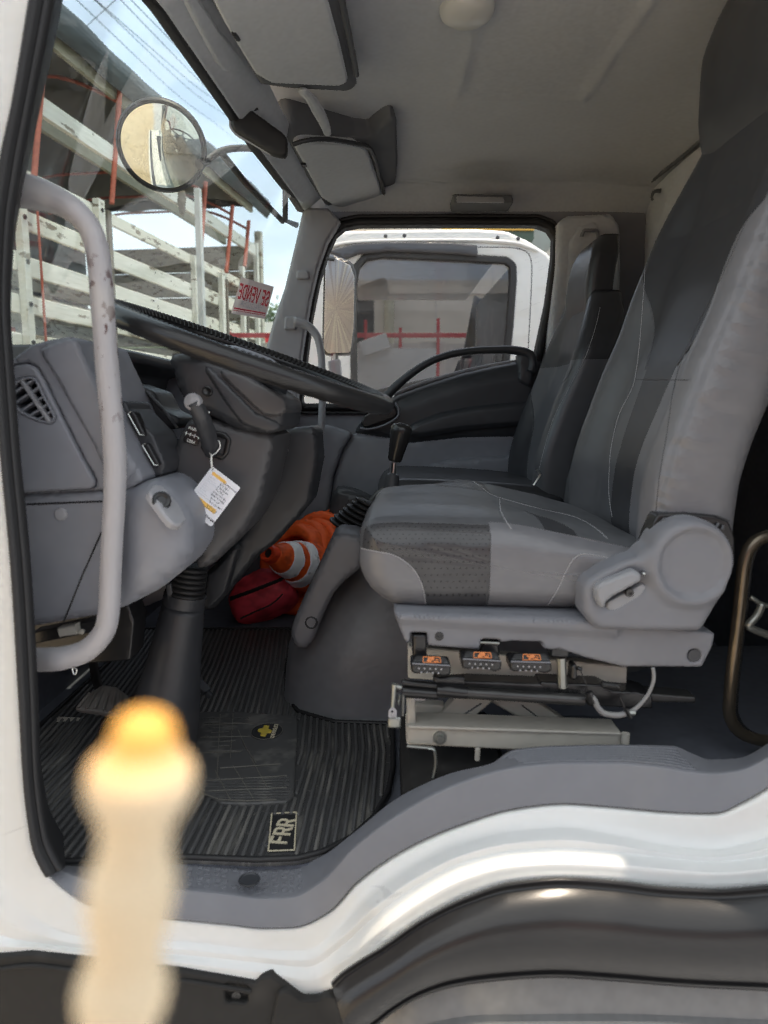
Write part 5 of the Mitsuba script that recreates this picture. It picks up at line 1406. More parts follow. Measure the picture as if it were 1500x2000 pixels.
add(mat_thing + '__heel_pad', 'emblem_text', text_on('CHEVROLET', ec + [0.0150, -0.001, 0.0004], (0, 1, 0), (-1, 0, 0), 0.0076, 0.0009, True), 'badge_beige', smooth=False)
fr_ = [at_z(x, y, ZM + 0.0012) for x, y in fb]
add(mat_thing, 'badge', place(slab(fbg.buffer(0.001), 0.004, 0.0012, 0.01), (0, 0, ZM + 0.0012), (1, 0, 0), (0, 1, 0)), 'black_rubber')
add(mat_thing + '__badge', 'frame', cat([bar(a_ + [0, 0, 0.0008], b_ + [0, 0, 0.0008], 0.0022, 0.0014, b=0.0003) for a_, b_ in zip(fr_, fr_[1:] + fr_[:1])]), 'badge_beige')
fc = (fr_[0] + fr_[1] + fr_[2] + fr_[3]) / 4
hgt = np.linalg.norm(fr_[0] - fr_[3])
add(mat_thing + '__badge', 'lettering', text_on('FRR', fc + [0, 0, 0.0006], (0.10, 1, 0), (-1, 0.05, 0), 0.026, 0.0012, True), 'badge_beige', smooth=False)
scf = fl(517, 1650, ZM + 0.001)
add(mat_thing, 'clip', lathe([(0.0, 0.003), (0.005, 0.0025), (0.007, 0.0)], scf, (0, 0, 1), 12), 'dark_plastic')

# ------------------------------------------------------------------ things lying in the footwell
mat('cone_orange', proc(lambda p, n, uv: mix((0.80, 0.11, 0.015), (0.50, 0.07, 0.015), smoothstep(0.5, 0.8, fbm(p.x * 40, p.y * 40, p.z * 40)))), 0.6)
mat('cone_tip_orange', (0.75, 0.07, 0.02), 0.35)
mat('reflective_white', proc(lambda p, n, uv: mix((0.86, 0.87, 0.90), (0.45, 0.44, 0.44), smoothstep(0.62, 0.75, fbm(p.x * 50, p.y * 50, p.z * 50)))), 0.4)
mat('pouch_red', proc(lambda p, n, uv: mix((0.78, 0.07, 0.10), (0.48, 0.035, 0.05), smoothstep(0.45, 0.75, fbm(p.x * 22, p.y * 22, p.z * 22, 4)))), 0.6, bump=proc(lambda p, n, uv: fbm(p.x * 60, p.y * 60, p.z * 60) * 0.003), scale=1.0)
cone = thing('traffic_cone', 'orange collapsible traffic cone with two white bands, lying on its crumpled fabric', 'traffic cone')
ct, cb_ = at(522, 1080, 1.98), at(606, 1108, 2.16)
cx_ = unit(cb_ - ct)
LC = np.linalg.norm(cb_ - ct)
add(cone, 'tip', lathe([(0.0125, 0.03), (0.013, 0.004), (0.0145, 0.0), (0.024, -0.001), (0.0275, 0.006), (0.027, 0.028), (0.024, 0.034)], ct, cx_, 30), 'cone_tip_orange', smooth=50)


add(cone, 'tip_hole', lathe([(0.0, 0.007), (0.0128, 0.007), (0.0128, 0.012)], ct, cx_, 20), 'black_rubber')


def crumple(m, amp, sc, seed):
    v, f = m
    v = v + (np.stack([meshkit.fbm(v * sc, 3, seed + k) for k in range(3)], -1) - 0.5) * amp
    return v, f


def conepart(s0, s1, r0, r1, mat_, nm, off=0.0):
    ss = np.linspace(s0, s1, 14)
    pr_ = [(np.interp(s, [s0, s1], [r0, r1]) + off, s) for s in ss]
    add(cone, nm, crumple(lathe(pr_, ct, cx_, 48), 0.010, 30, 3), mat_, smooth=True)


conepart(0.026, 0.075, 0.029, 0.046, 'cone_orange', 'sleeve')
conepart(0.070, 0.108, 0.046, 0.056, 'reflective_white', 'reflective_band', 0.001)
conepart(0.104, 0.135, 0.055, 0.062, 'cone_orange', 'sleeve')
conepart(0.130, 0.168, 0.064, 0.071, 'reflective_white', 'reflective_band', 0.001)
conepart(0.164, 0.205, 0.071, 0.080, 'cone_orange', 'sleeve')
fc0 = at(592, 1094, 2.22)
rng = np.random.default_rng(5)
for k in range(9):
    R_ = 0.078 + 0.0035 * k + 0.006 * rng.random()
    c = fc0 + cx_ * (-0.06 + 0.026 * k) + np.array([0.0, 0, 0.010 * k]) + rng.normal(0, 0.004, 3)
    t = np.arange(64) * 2 * np.pi / 64
    ua = unit(np.cross(cx_, [0, 0, 1]) + rng.normal(0, 0.12, 3))
    ub = unit(np.cross(cx_, ua) + rng.normal(0, 0.1, 3))
    ring = c + R_ * (np.cos(t)[:, None] * ua + 1.0 * np.sin(t)[:, None] * ub)
    add(cone, 'fabric_fold', crumple(tube(np.vstack([ring, ring[:1]]), 0.017 + 0.004 * rng.random(), 12), 0.020, 22, 11 + k), 'cone_orange', smooth=True)
add(cone, 'base', crumple(lathe([(0.0, 0), (0.09, 0.0), (0.10, 0.02), (0.095, 0.10), (0.07, 0.15), (0.0, 0.16)], fc0 + cx_ * 0.02, unit(cx_ + [0, 0.2, 0.25]), 48), 0.03, 18, 31), 'cone_orange', smooth=True)
add(cone, 'support_ring', crumple(lathe([(0.0, 0.0), (0.10, 0.0), (0.11, 0.02), (0.09, 0.06), (0.0, 0.07)], [fc0[0] + 0.0, fc0[1] + 0.04, ZF], (0, 0, 1), 40), 0.02, 20, 44), 'cone_orange', smooth=True)
add(cone, 'tie', crumple(lathe([(0.0, -0.012), (0.012, -0.008), (0.014, 0.0), (0.008, 0.008)], at(618, 1046, 2.20), (0, 1, 0.3), 16), 0.008, 60, 9), 'pouch_red', smooth=True)
pouch = thing('red_pouch', 'red fabric pouch with black zip strip lying before the cone', 'bag')
po = [(440, 1168), (452, 1142), (470, 1124), (505, 1106), (530, 1106), (556, 1124), (564, 1146), (566, 1160), (545, 1182), (510, 1198), (475, 1213), (458, 1214), (447, 1196)]


def pillow(u, v, d):
    return -0.022 * np.clip(d / 0.05, 0, 1) ** 0.6 + 0.004 * (meshkit.fbm(np.stack([u * 20, v * 20, 0 * u], -1), 3, 8) - 0.5)


pp = planeslab(po, at(503, 1160, 2.06), (1, -0.15, 0.12), (0.0, 0.45, 0.9), 0.10, 0.015, 0.03, 0.008, pillow)
pk = add(pouch, 'body', pp, 'pouch_red', smooth=60)
zp = hit(pp, px_curve([(440, 1172), (470, 1162), (510, 1147), (556, 1129)], 24))
up_ = np.array([0, -0.4, 0.9]) * 0.0072
add(pouch, 'zip', thick([zp + up_ + [0, -0.003, 0], zp + [0, -0.0045, 0], zp - up_ + [0, -0.003, 0]], 0.002), 'black_rubber', smooth=True)
seam(pouch, pp, [(470, 1208), (500, 1194), (530, 1180), (552, 1160)], 'black_rubber', 0.0025, 24, base='piping')
add(cab, 'yellow_stain_patch', pslab([(470, 1110), (488, 1094), (505, 1086), (520, 1100), (500, 1112)], 2.20, 0.03, 0.006, 0.004), 'gold') if False else None

# ------------------------------------------------------------------ paper service tag on the key
tag = thing('service_tag', 'white paper tag with handwriting and orange stripes hung by a string from the column', 'tag')
mat('paper', (0.78, 0.77, 0.80), 0.8, spec=0.1)
mat('highlighter', (0.85, 0.50, 0.12), 0.8)
mat('ink', (0.02, 0.02, 0.03), 0.6)
mat('ink_red', (0.60, 0.04, 0.05), 0.6)
mat('ink_blue', (0.05, 0.08, 0.40), 0.6)
YTG = 1.045
c0, c1, c2, c3 = at(408, 906, YTG + 0.02), at(468, 939, YTG), at(412, 1029, YTG - 0.012), at(357, 986, YTG + 0.006)
O = c3
TU = unit(c2 - c3)
TV = c0 - c3
TV = unit(TV - TU * (TV @ TU))
TN = np.cross(TU, TV)
TW, TH = np.linalg.norm(c2 - c3), np.linalg.norm(c0 - c3)


def tg(u, v, w=0.0):
    return O + TU * u * TW + TV * v * TH + TN * w


if TN @ (EYE - O) < 0:
    raise ValueError('tag faces away')
cg = rpoly([(0, 0), (TW, 0), (TW, TH), (0, TH)], 0.002).difference(Point(TW * 0.06, TH * 0.95).buffer(0.0016))
add(tag, 'card', place(slab(cg, 0.0006, 0.0001, 0.01), O, TU, TV), 'paper')


def strip_on(u0, v0, u1, v1, w=0.00025):
    q = [tg(u0, v0, w), tg(u1, v0, w), tg(u1, v1, w), tg(u0, v1, w)]
    return np.array(q), np.array([[0, 1, 2], [0, 2, 3]])


add(tag, 'stripe', strip_on(0.12, 0.86, 0.60, 0.925), 'highlighter', smooth=False)
add(tag, 'stripe', strip_on(0.10, 0.24, 0.85, 0.335), 'highlighter', smooth=False)
rng = np.random.default_rng(12)
sq = []
for k, (w0, w1) in enumerate([(0.55, 0.98), (0.50, 0.80), (0.50, 0.84), (0.50, 0.72), (0.46, 0.90), (0.46, 0.92), (0.50, 0.80), (0.52, 0.94)]):
    v = 0.86 - 0.066 * k
    u = w0
    while u < w1:
        a_ = [(u + rng.uniform(-0.005, 0.03), v + rng.uniform(-0.02, 0.024)) for _ in range(4)]
        for p_, q_ in zip(a_, a_[1:]):
            sq.append(bar(tg(*p_, 0.0003), tg(*q_, 0.0003), 0.0011, 0.0003, up=TN, b=0.00005))
        u += 0.052
for k in range(2):
    v, u = 0.305 - 0.045 * k, 0.52
    while u < 0.86:
        a_ = [(u + rng.uniform(0, 0.03), v + rng.uniform(-0.018, 0.02)) for _ in range(3)]
        for p_, q_ in zip(a_, a_[1:]):
            sq.append(bar(tg(*p_, 0.0004), tg(*q_, 0.0004), 0.0011, 0.0003, up=TN, b=0.00005))
        u += 0.055
add(tag, 'handwriting', sq, 'ink', smooth=False, kind='stuff')
mat('ink_pale', (0.45, 0.45, 0.50), 0.8)
pl_ = [bar(tg(0.10, v, 0.0003), tg(0.30 + 0.1 * (k % 3), v, 0.0003), 0.0005, 0.0003, up=TN, b=0.00005) for k, v in enumerate(np.linspace(0.80, 0.40, 9))]
add(tag, 'printed_lines', pl_, 'ink_pale', smooth=False, kind='stuff')
add(tag, 'logo_red', [strip_on(0.22, 0.165, 0.42, 0.185), strip_on(0.31, 0.11, 0.35, 0.165)], 'ink_red', smooth=False)
add(tag, 'logo_blue', tube([tg(0.47 + 0.08 * math.cos(t), 0.15 + 0.035 * math.sin(t), 0.0003) for t in np.linspace(0, 2 * np.pi, 18)], 0.0009, 5), 'ink_blue')
add(tag, 'logo_text', text_on('TotalEnergies', tg(0.76, 0.12, 0.0003), TU, TV, 0.0036, 0.0002, True), 'ink', smooth=False)
hk = tg(0.06, 0.95)
add(tag, 'string', [tube([hk + TN * 0.001, at(413, 892, YTG), at(409, 884, YC - 0.03), at(406, 876, YC - 0.03)], 0.0009, 6, 20), tube([hk + TN * 0.001, at(413, 892, YTG), at(424, 882, YC - 0.03), at(430, 872, YC - 0.03), at(427, 861, YC - 0.03), at(419, 862, YC - 0.024)], 0.0009, 6, 30)], 'white_print', smooth=True)

# ------------------------------------------------------------------ tube frame behind the seat
tf = thing('tube_frame', 'brown metal tube loop with a small clamp at the right edge', 'frame')
tp = [(1560, 1040), (1505, 1046), (1478, 1056), (1460, 1078), (1452, 1110), (1445, 1180), (1436, 1260), (1427, 1340), (1424, 1385), (1432, 1414), (1455, 1436), (1490, 1446), (1560, 1450)]
mat('brown_metal', grained((0.15, 0.125, 0.095), 0.15, 60), 0.28, metallic=0.75)
add(tf, 'tube', tube([at(x, y, 1.04) for x, y in tp], 0.0092, 18, 120), 'brown_metal', smooth=True)
add(tf, 'inner_edge', tube([at(x + 12, y + (3 if y < 1200 else -4), 1.05) for x, y in tp], 0.004, 8, 100), 'black_rubber', smooth=True)
cl_ = [(1466, 1172), (1490, 1180), (1486, 1200), (1476, 1206), (1480, 1222), (1560, 1250), (1560, 1236), (1500, 1210), (1500, 1180), (1560, 1165), (1560, 1152)]
add(tf, 'clamp', [tube([at(x, y, 1.03) for x, y in [(1466, 1166), (1484, 1178), (1500, 1184), (1560, 1180)]], 0.0035, 8), tube([at(x, y, 1.03) for x, y in [(1488, 1178), (1482, 1196), (1470, 1212), (1462, 1220), (1500, 1240), (1560, 1262)]], 0.006, 10, 30)], 'zinc', smooth=True)
add(tf, 'mount', tube([at(1560, 1040, 1.04), at(1560, 1040, 1.04) + [0.10, 0.05, -0.05], [0.92, 1.2, 1.4]], 0.009, 10), 'brown_metal')
add(tf, 'mount', tube([at(1560, 1450, 1.04), [0.80, 1.1, 1.20], [0.92, 1.2, 1.17]], 0.009, 10), 'brown_metal')

# ------------------------------------------------------------------ sale sign in the windscreen
sign = thing('sale_sign', 'red lettered for-sale paper seen from behind in the windscreen', 'sign')
mat('sign_paper', {'type': 'rgb', 'value': [0.66, 0.58, 0.58]}, 0.9, spec=0.1)
mat('sign_red', (0.50, 0.05, 0.07), 0.8)
s0, s1, s2, s3 = at(471, 541, 2.30), at(535, 560, 2.34), at(518, 623, 2.34), at(451, 612, 2.30)
SU, SV = unit(s0 - s1), s0 - s3
SV = unit(SV - SU * (SV @ SU))
SNn = np.cross(SU, SV)
qv = np.array([s0, s1, s2, s3])
add(sign, 'paper', (np.vstack([qv + SNn * 0.0004, qv - SNn * 0.0004]), np.array([[0, 1, 2], [0, 2, 3], [4, 6, 5], [4, 7, 6], [0, 4, 5], [0, 5, 1], [1, 5, 6], [1, 6, 2], [2, 6, 7], [2, 7, 3], [3, 7, 4], [3, 4, 0]])), 'sign_paper', smooth=False)
add(sign, 'lettering', text_on('SE VENDE', (s0 + s1) / 2 * 0.62 + (s2 + s3) / 2 * 0.38 - SNn * 0.0012, SU, SV, 0.046, 0.0024, True, width=0.098), 'sign_red', smooth=False)
add(sign, 'number', text_on('0941512324', (s0 + s1) / 2 * 0.34 + (s2 + s3) / 2 * 0.66 - SNn * 0.0012, SU, SV, 0.026, 0.0024, width=0.066), 'ink_pale', smooth=False)
for k, f_ in enumerate((0.84, 0.90)):
    add(sign, 'border_line', bar(s0 * (1 - f_) + s3 * f_ + (s1 - s0) * 0.04, s1 * (1 - f_) + s2 * f_ - (s1 - s0) * 0.04, 0.004 if k == 0 else 0.002, 0.0024, up=SNn, b=0.0002), 'sign_red', smooth=False)

# ------------------------------------------------------------------ turned post just in front of the camera
post = thing('turned_post', 'cream turned post with amber tip, blurred close in front of the open door', 'post')
DP = 0.125


def post_col(p, n, uv):
    k = smoothstep(1.6300, 1.6415, p.z)
    return mix((0.62, 0.50, 0.335), (0.80, 0.40, 0.08), k)


mat('post_cream', proc(post_col), 0.6)
pf_ = [(1392, 1), (1396, 30), (1408, 50), (1430, 62), (1460, 68), (1480, 88), (1505, 106), (1535, 108), (1560, 100), (1585, 84), (1615, 74), (1650, 72), (1680, 76), (1700, 86), (1728, 93), (1760, 91), (1790, 87), (1815, 82), (1850, 76), (1885, 79), (1905, 90), (1935, 97), (1965, 92), (1990, 82), (2020, 74)]
p_top, p_bot = at(286, 1392, DP), at(234, 2000, DP)
dirp = unit(p_bot - p_top)
prf = []
for y, r_ in pf_:
    q = at(286 - (y - 1392) * 0.085, y, DP)
    prf.append((r_ * DP / FOC, (q - p_top) @ dirp))
h0 = prf[-1][1]
end = p_top[2] / -dirp[2]
k = 0
hh = h0
while hh < end - 0.05:
    hh += 0.011
    prf.append(((74 + 26 * (0.5 - 0.5 * math.cos(k * 2.1))) * DP / FOC, hh))
    k += 1
prf.append((0.007, end + 0.03))
pc_ = [(np.array(prf)[:, 0], np.array(prf)[:, 1])]
ff = PchipInterpolator(pc_[0][1], pc_[0][0])
hs = np.r_[np.linspace(0, h0, 120), np.linspace(h0, end, 260)[1:]]
add(post, 'shaft', lathe(np.c_[np.maximum(ff(hs), 0.0001), hs], p_top, dirp, 36), 'post_cream', smooth=True)
# ------------------------------------------------------------------ stake truck across the yard
SN, SC = np.array([1.0, -0.1494, 0.0]), -2.927
SD = unit(np.array([0.1494, 1.0, 0.0]))
SX = -unit(SN)                      # into the stake truck


def sp_(x, y, off=0.0):
    return at_plane(x, y, SN, SC) + unit(SN) * off


def along(p, y):
    """The point p slid along the truck's side to depth y."""
    return p + SD * ((y - p[1]) / SD[1])


def chipped(c, sc=1.0, lo=0.68):
    def fn(p, n, uv):
        a = fbm(p.x * 9 * sc, p.y * 9 * sc, p.z * 22 * sc, 4)
        d = smoothstep(lo, lo + 0.06, a)
        s = fbm(p.x * 40, p.y * 5, p.z * 60, 3)
        return mix(mix(c, (0.62, 0.60, 0.50), s), (0.20, 0.16, 0.11), d * 0.9)
    return proc(fn)


mat('stake_white', chipped((0.80, 0.80, 0.74)), 0.65)
mat('stake_white_worn', chipped((0.76, 0.75, 0.66), 1.3, 0.60), 0.7)
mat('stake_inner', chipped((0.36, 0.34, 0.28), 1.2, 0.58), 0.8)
mat('olive_wood', grained((0.33, 0.32, 0.24), 0.15, 20), 0.8)
mat('raw_wood', grained((0.16, 0.14, 0.11), 0.35, 45), 0.9)
mat('rust_rod', grained((0.38, 0.10, 0.06), 0.25, 40), 0.7)
mat('tarp', proc(lambda p, n, uv: mix((0.075, 0.09, 0.095), (0.035, 0.04, 0.042), fbm(p.x * 5, p.y * 3, p.z * 12, 4))), 0.42, bump=proc(lambda p, n, uv: fbm(p.x * 3, p.y * 2, p.z * 14, 3) * 0.025), scale=1.0)
mat('tarp_under', (0.075, 0.077, 0.072), 0.9)
st_ = thing('stake_truck', 'white stake-bed truck with chipped planks and dark tarpaulin roof beyond the windscreen', 'truck')
Y0, Y1 = 2.6, 9.3
# side planks between the posts
plank_z = []
for k, (yt, yb) in enumerate([(326, 356), (410, 450), (495, 533), (577, 613), (648, 690), (735, 770)]):
    zt, zb = sp_(56, yt)[2], sp_(56, yb)[2]
    plank_z.append((zt, zb))
posts_px = [(46, 0.055), (198, 0.075), (379, 0.07), (431, 0.07), (472, 0.06), (500, 0.06)]
py_ = [sp_(x, 500)[1] for x, _ in posts_px]
ys_ = [Y0] + py_ + [Y1]
rng = np.random.default_rng(3)
for k, (zt, zb) in enumerate(plank_z):
    for i, (ya, yb) in enumerate(zip(ys_[:-1], ys_[1:])):
        dz = rng.normal(0, 0.006)
        w = 0.028
        a = along(sp_(56, 500), ya + 0.004)
        b = along(sp_(56, 500), yb - 0.004)
        h_ = (zt - zb) * rng.uniform(0.92, 1.04)
        zc = (zt + zb) / 2 + dz
        a = np.array([a[0], a[1], zc + rng.normal(0, 0.004)]) + SX * 0.04
        b = np.array([b[0], b[1], zc + rng.normal(0, 0.004)]) + SX * 0.04
        add(st_, 'plank', bar(a, b, w, h_, b=0.004), 'stake_white_worn' if (k + i) % 3 == 2 or i >= 3 else 'stake_white')
# inner and far side boards seen through the gaps
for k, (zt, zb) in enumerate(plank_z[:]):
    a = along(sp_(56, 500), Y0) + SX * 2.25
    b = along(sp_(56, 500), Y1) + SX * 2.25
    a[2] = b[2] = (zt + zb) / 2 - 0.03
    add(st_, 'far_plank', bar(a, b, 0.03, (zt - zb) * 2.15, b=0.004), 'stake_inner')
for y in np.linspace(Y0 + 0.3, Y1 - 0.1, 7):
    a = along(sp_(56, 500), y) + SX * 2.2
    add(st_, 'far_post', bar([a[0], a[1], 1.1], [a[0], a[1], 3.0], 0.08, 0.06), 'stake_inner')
# posts
for i, (x, w) in enumerate(posts_px):
    p = along(sp_(56, 500), py_[i])
    ztop = [sp_(48, 308)[2], sp_(198, 393)[2], sp_(379, 500)[2], sp_(431, 532)[2], sp_(472, 520)[2], sp_(503, 478)[2]][i]
    k_ = add(st_, 'post', bar([p[0], p[1], 1.0], [p[0], p[1], ztop], w * 1.15, 0.05, up=SN), 'stake_white', label=None)
    if i < 2:
        for zt, zb in plank_z:
            c = np.array([p[0], p[1], (zt + zb) / 2]) + unit(SN) * 0.026
            add(k_, 'bolt', lathe([(0.006, 0.0), (0.0065, 0.006), (0.014, 0.007), (0.0165, 0.004), (0.017, 0.0)], c, SN, 16), 'dark_steel')
    if i >= 1:
        c = p + SD * 0.11
        add(st_, 'side_stake', bar([c[0], c[1], 1.0], [c[0], c[1], ztop - 0.05], 0.05, 0.05, up=SN), 'raw_wood')
# pale metal pole in front and its cross brackets
a, b = sp_(311, 372, 0.35), sp_(291, 700, 0.35)
pl = add(st_, 'side_pole', bar(a, [a[0], a[1], 0.9], 0.055, 0.05, up=SN), 'white_paint')
for y in (478, 533, 588):
    c = at_plane(305 - (y - 372) * 0.06, y, SN, SC + 0.35 * np.linalg.norm(SN)) + unit(SN) * 0.03
    add(pl, 'bolt', lathe([(0.0, 0.008), (0.006, 0.007), (0.008, 0.0)], c, SN, 10), 'dark_steel')
c = sp_(288, 382, 0.30)
add(st_, 'rag_end', crumple(tube([c + [0, 0, 0.02], c + [0, 0.01, -0.08], c + [0, 0.0, -0.16]], [0.03, 0.035, 0.015], 12, 12), 0.03, 20, 2), 'raw_wood', smooth=True)
# upper rails under the tarpaulin
for (x, yt, yb), m_, off in [((75, 186, 224), 'stake_white', 0.0), ((76, 160, 186), 'olive_wood', -0.35), ((92, 52, 82), 'olive_wood', -0.02)]:
    zt, zb = sp_(x, yt, off)[2], sp_(x, yb, off)[2]
    a, b = along(sp_(56, 500, off), Y0), along(sp_(56, 500, off), 9.0)
    a[2] = b[2] = (zt + zb) / 2
    add(st_, 'upper_rail', bar(a, b, 0.04, zt - zb, b=0.004), m_)
# tarpaulin roof: arched sheet with a hanging rolled edge
z0 = sp_(92, 40)[2]
secs = []
for y in np.linspace(Y0, 9.35, 60):
    p = along(sp_(56, 500), y)
    sag = 0.006 * math.sin(y * 5.2) + 0.005 * math.sin(y * 11)
    q = []
    for off, dz in [(0.06, -0.10), (0.12, -0.04), (0.13, 0.05), (0.07, 0.13), (-0.15, 0.20), (-0.6, 0.26), (-1.2, 0.29), (-1.8, 0.24), (-2.35, 0.08), (-2.42, -0.12), (-2.43, -0.7), (-2.44, -1.6)]:
        e = p + unit(SN) * off
        q.append([e[0], e[1], z0 + dz + sag * (1 if off > -0.2 else 0.6) - 0.02 * max(0, y - 8.4)])
    secs.append(curve(q, 40))
add(st_, 'tarpaulin', thick(np.array(secs), 0.012, flip=True), 'tarp', smooth=True)
secs2 = [np.array([along(sp_(56, 500), y) + unit(SN) * off + [0, 0, z0 + 0.0 - sp_(56, 500)[2] + dz] for off, dz in [(-0.02, 0.02), (-0.7, 0.12), (-1.5, 0.12), (-2.3, 0.0)]]) for y in np.linspace(Y0, 9.2, 8)]
add(st_, 'roof_lining', thick(np.array(secs2), 0.006, flip=True), 'tarp_under', smooth=True)
# rust red hoop rods and tie rods
for x0, y0, x1, y1 in [(77, 112, 58, 345), (227, 175, 211, 398), (396, 356, 386, 500), (449, 402, 437, 532), (481, 432, 473, 520)]:
    a, b = sp_(x0, y0, 0.03), sp_(x1, y1, 0.03)
    add(st_, 'rod', tube([a, b], 0.019 if x0 < 300 else 0.022, 10), 'rust_rod')
    c = a + SX * 2.2
    add(st_, 'hoop', tube([a + [0, 0, -0.1], a + SX * 0.7 + [0, 0.05, 0.16], a + SX * 1.5 + [0, 0.05, 0.16], c], 0.014, 8, 20), 'rust_rod', smooth=True)
a = sp_(57, 345, 0.04)
add(st_, 'rod', tube([a, [a[0], a[1], 1.2]], 0.008, 8), 'rust_rod')
# corner post, tail end, deck, wheels, and the cab out of sight in front
a = sp_(505, 470)
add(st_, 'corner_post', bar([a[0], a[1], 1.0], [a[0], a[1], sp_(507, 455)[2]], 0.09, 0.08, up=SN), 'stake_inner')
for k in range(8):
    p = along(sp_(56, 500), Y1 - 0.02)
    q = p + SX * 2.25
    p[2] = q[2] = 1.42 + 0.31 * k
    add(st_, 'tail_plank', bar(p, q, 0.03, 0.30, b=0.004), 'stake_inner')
p = along(sp_(56, 500), Y1 - 0.06)
cu_ = [[p + SX * s * 2.4 + [0, 0.03 * math.sin(s * 30), -p[2] + z + (0.05 * math.sin(s * 9) if z < 4.2 else 0)] for s in np.linspace(0.0, 1, 40)] for z in (4.36, 4.28, 4.2)]
add(st_, 'tail_curtain', thick(np.array(cu_), 0.008), 'tarp_under', smooth=True)
p, q = along(sp_(56, 500), Y0) + SX * 1.13, along(sp_(56, 500), Y1) + SX * 1.13
p[2] = q[2] = 1.18
add(st_, 'deck', bar(p, q, 2.3, 0.16, b=0.01), 'raw_wood')
for y in (4.0, 7.6, 8.7):
    for off in (0.15, 1.75):
        c = along(sp_(56, 500), y) + SX * off
        c[2] = 0.48
        add(st_, 'wheel', lathe([(0.2, 0.0), (0.36, 0.0), (0.46, 0.03), (0.48, 0.08), (0.48, 0.22), (0.46, 0.27), (0.2, 0.3)], c, SX, 36), 'black_rubber')
cargo = [(62, 548, 130, 570, 'pouch_red'), (160, 545, 100, 572, 'stake_inner')]
p = along(sp_(56, 500), 5.0) + SX * 0.9
crate = thing('red_crate', 'red slatted crate inside the stake truck behind the planks', 'crate')
for k in range(6):
    add(crate, 'slat', box((p[0] - 0.25, p[1] - 0.42 + 0.15 * k, 1.27), (p[0] + 0.25, p[1] - 0.31 + 0.15 * k, 2.32), 0.004), 'rust_rod')
add(crate, 'backing', box((p[0] - 0.22, p[1] - 0.40, 1.26), (p[0] + 0.22, p[1] + 0.42, 2.28), 0.004), 'stake_inner')

# ------------------------------------------------------------------ round mirror of our truck on its arm
scene['mirror_glass'] = {'type': 'conductor', 'material': 'Ag', 'specular_reflectance': rgb(0.86, 0.86, 0.84)}
mir = cab + '__round_mirror'
MC = at(316, 286, 1.95)
mn = unit(np.array([0.12, -0.81, -0.53]))
RM = 76 * 1.95 / FOC
prm = [(RM * s, 0.016 * (1 - s * s)) for s in np.linspace(0.0, 1.0, 28)]
tmpv, tmpf = lathe(prm, MC + mn * 0.004, mn, 72)
add(cab, 'round_mirror', lathe([(RM, 0.006), (RM * 1.02, 0.012), (RM * 1.05, 0.008), (RM * 1.06, -0.002), (RM * 0.98, -0.022), (RM * 0.7, -0.045), (RM * 0.2, -0.055), (0.0, -0.056)], MC, mn, 60), 'black_rubber', smooth=40, label='round convex mirror on a black arm outside the windscreen')
ur = np.cross(mn, [0, 0, 1])
add(mir, 'glass', (tmpv, tmpf[:, ::-1]), 'mirror_glass', smooth=True)
ma = MC - mn * 0.03
add(mir, 'arm', tube([ma, at(398, 316, 2.0), at(410, 308, 2.03), at(430, 296, 2.08), at(455, 290, 2.14), at(490, 290, 2.22), at(530, 300, 2.35)], 0.0095, 12, 60), 'black_rubber', smooth=True)
add(mir, 'brace', tube([at(432, 298, 2.085), at(480, 358, 2.3), at(552, 432, 2.62)], 0.0095, 12), 'black_rubber')
add(mir, 'brace', tube([at(557, 365, 2.62), at(557, 430, 2.62), at(580, 440, 2.66)], 0.010, 12), 'black_rubber')
add(mir, 'arm_clamp', tube([at(388, 322, 1.97), at(404, 314, 2.0)], 0.013, 12), 'black_plastic')

# passenger side rear-view mirror: reflection painted into its colour, with radiating streaks
def mirror_streak_col(p, n, uv):
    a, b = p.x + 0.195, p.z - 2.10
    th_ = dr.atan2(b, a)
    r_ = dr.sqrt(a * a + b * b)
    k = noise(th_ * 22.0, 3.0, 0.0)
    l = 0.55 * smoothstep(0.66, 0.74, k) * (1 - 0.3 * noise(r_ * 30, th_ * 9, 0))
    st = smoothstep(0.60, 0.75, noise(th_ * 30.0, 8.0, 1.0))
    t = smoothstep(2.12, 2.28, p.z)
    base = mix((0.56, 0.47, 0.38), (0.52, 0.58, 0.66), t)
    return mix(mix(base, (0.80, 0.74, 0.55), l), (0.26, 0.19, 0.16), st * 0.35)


mat('painted_reflection', proc(mirror_streak_col), 0.35, metallic=0.0)
YM2 = 2.95
sm = [(636, 506), (642, 498), (684, 518), (692, 540), (690, 640), (684, 688), (640, 690), (632, 680), (634, 600)]
sk_ = cab + '__side_mirror'
add(cab, 'side_mirror', pslab([(x + (4 if x > 660 else -4), y + (4 if y > 600 else -8)) for x, y in sm], YM2 + 0.012, 0.07, 0.02, 0.02), 'black_plastic', smooth=50, label='passenger side mirror with painted reflection and radiating streaks')
add(sk_, 'glass', pslab(sm, YM2, 0.008, 0.012, 0.002), 'painted_reflection')
add(sk_, 'arm', tube([at(650, 505, YM2), at(620, 500, 2.85), at(590, 520, 2.75)], 0.011, 10), 'black_plastic')
add(sk_, 'arm', tube([at(655, 690, YM2 + 0.03), at(657, 730, YM2 + 0.02), at(640, 770, 2.8)], 0.012, 10), 'zinc')
add(sk_, 'bracket', pslab([(640, 705), (664, 700), (668, 745), (645, 750)], YM2, 0.05, 0.006, 0.006), 'pale_grey_plastic')

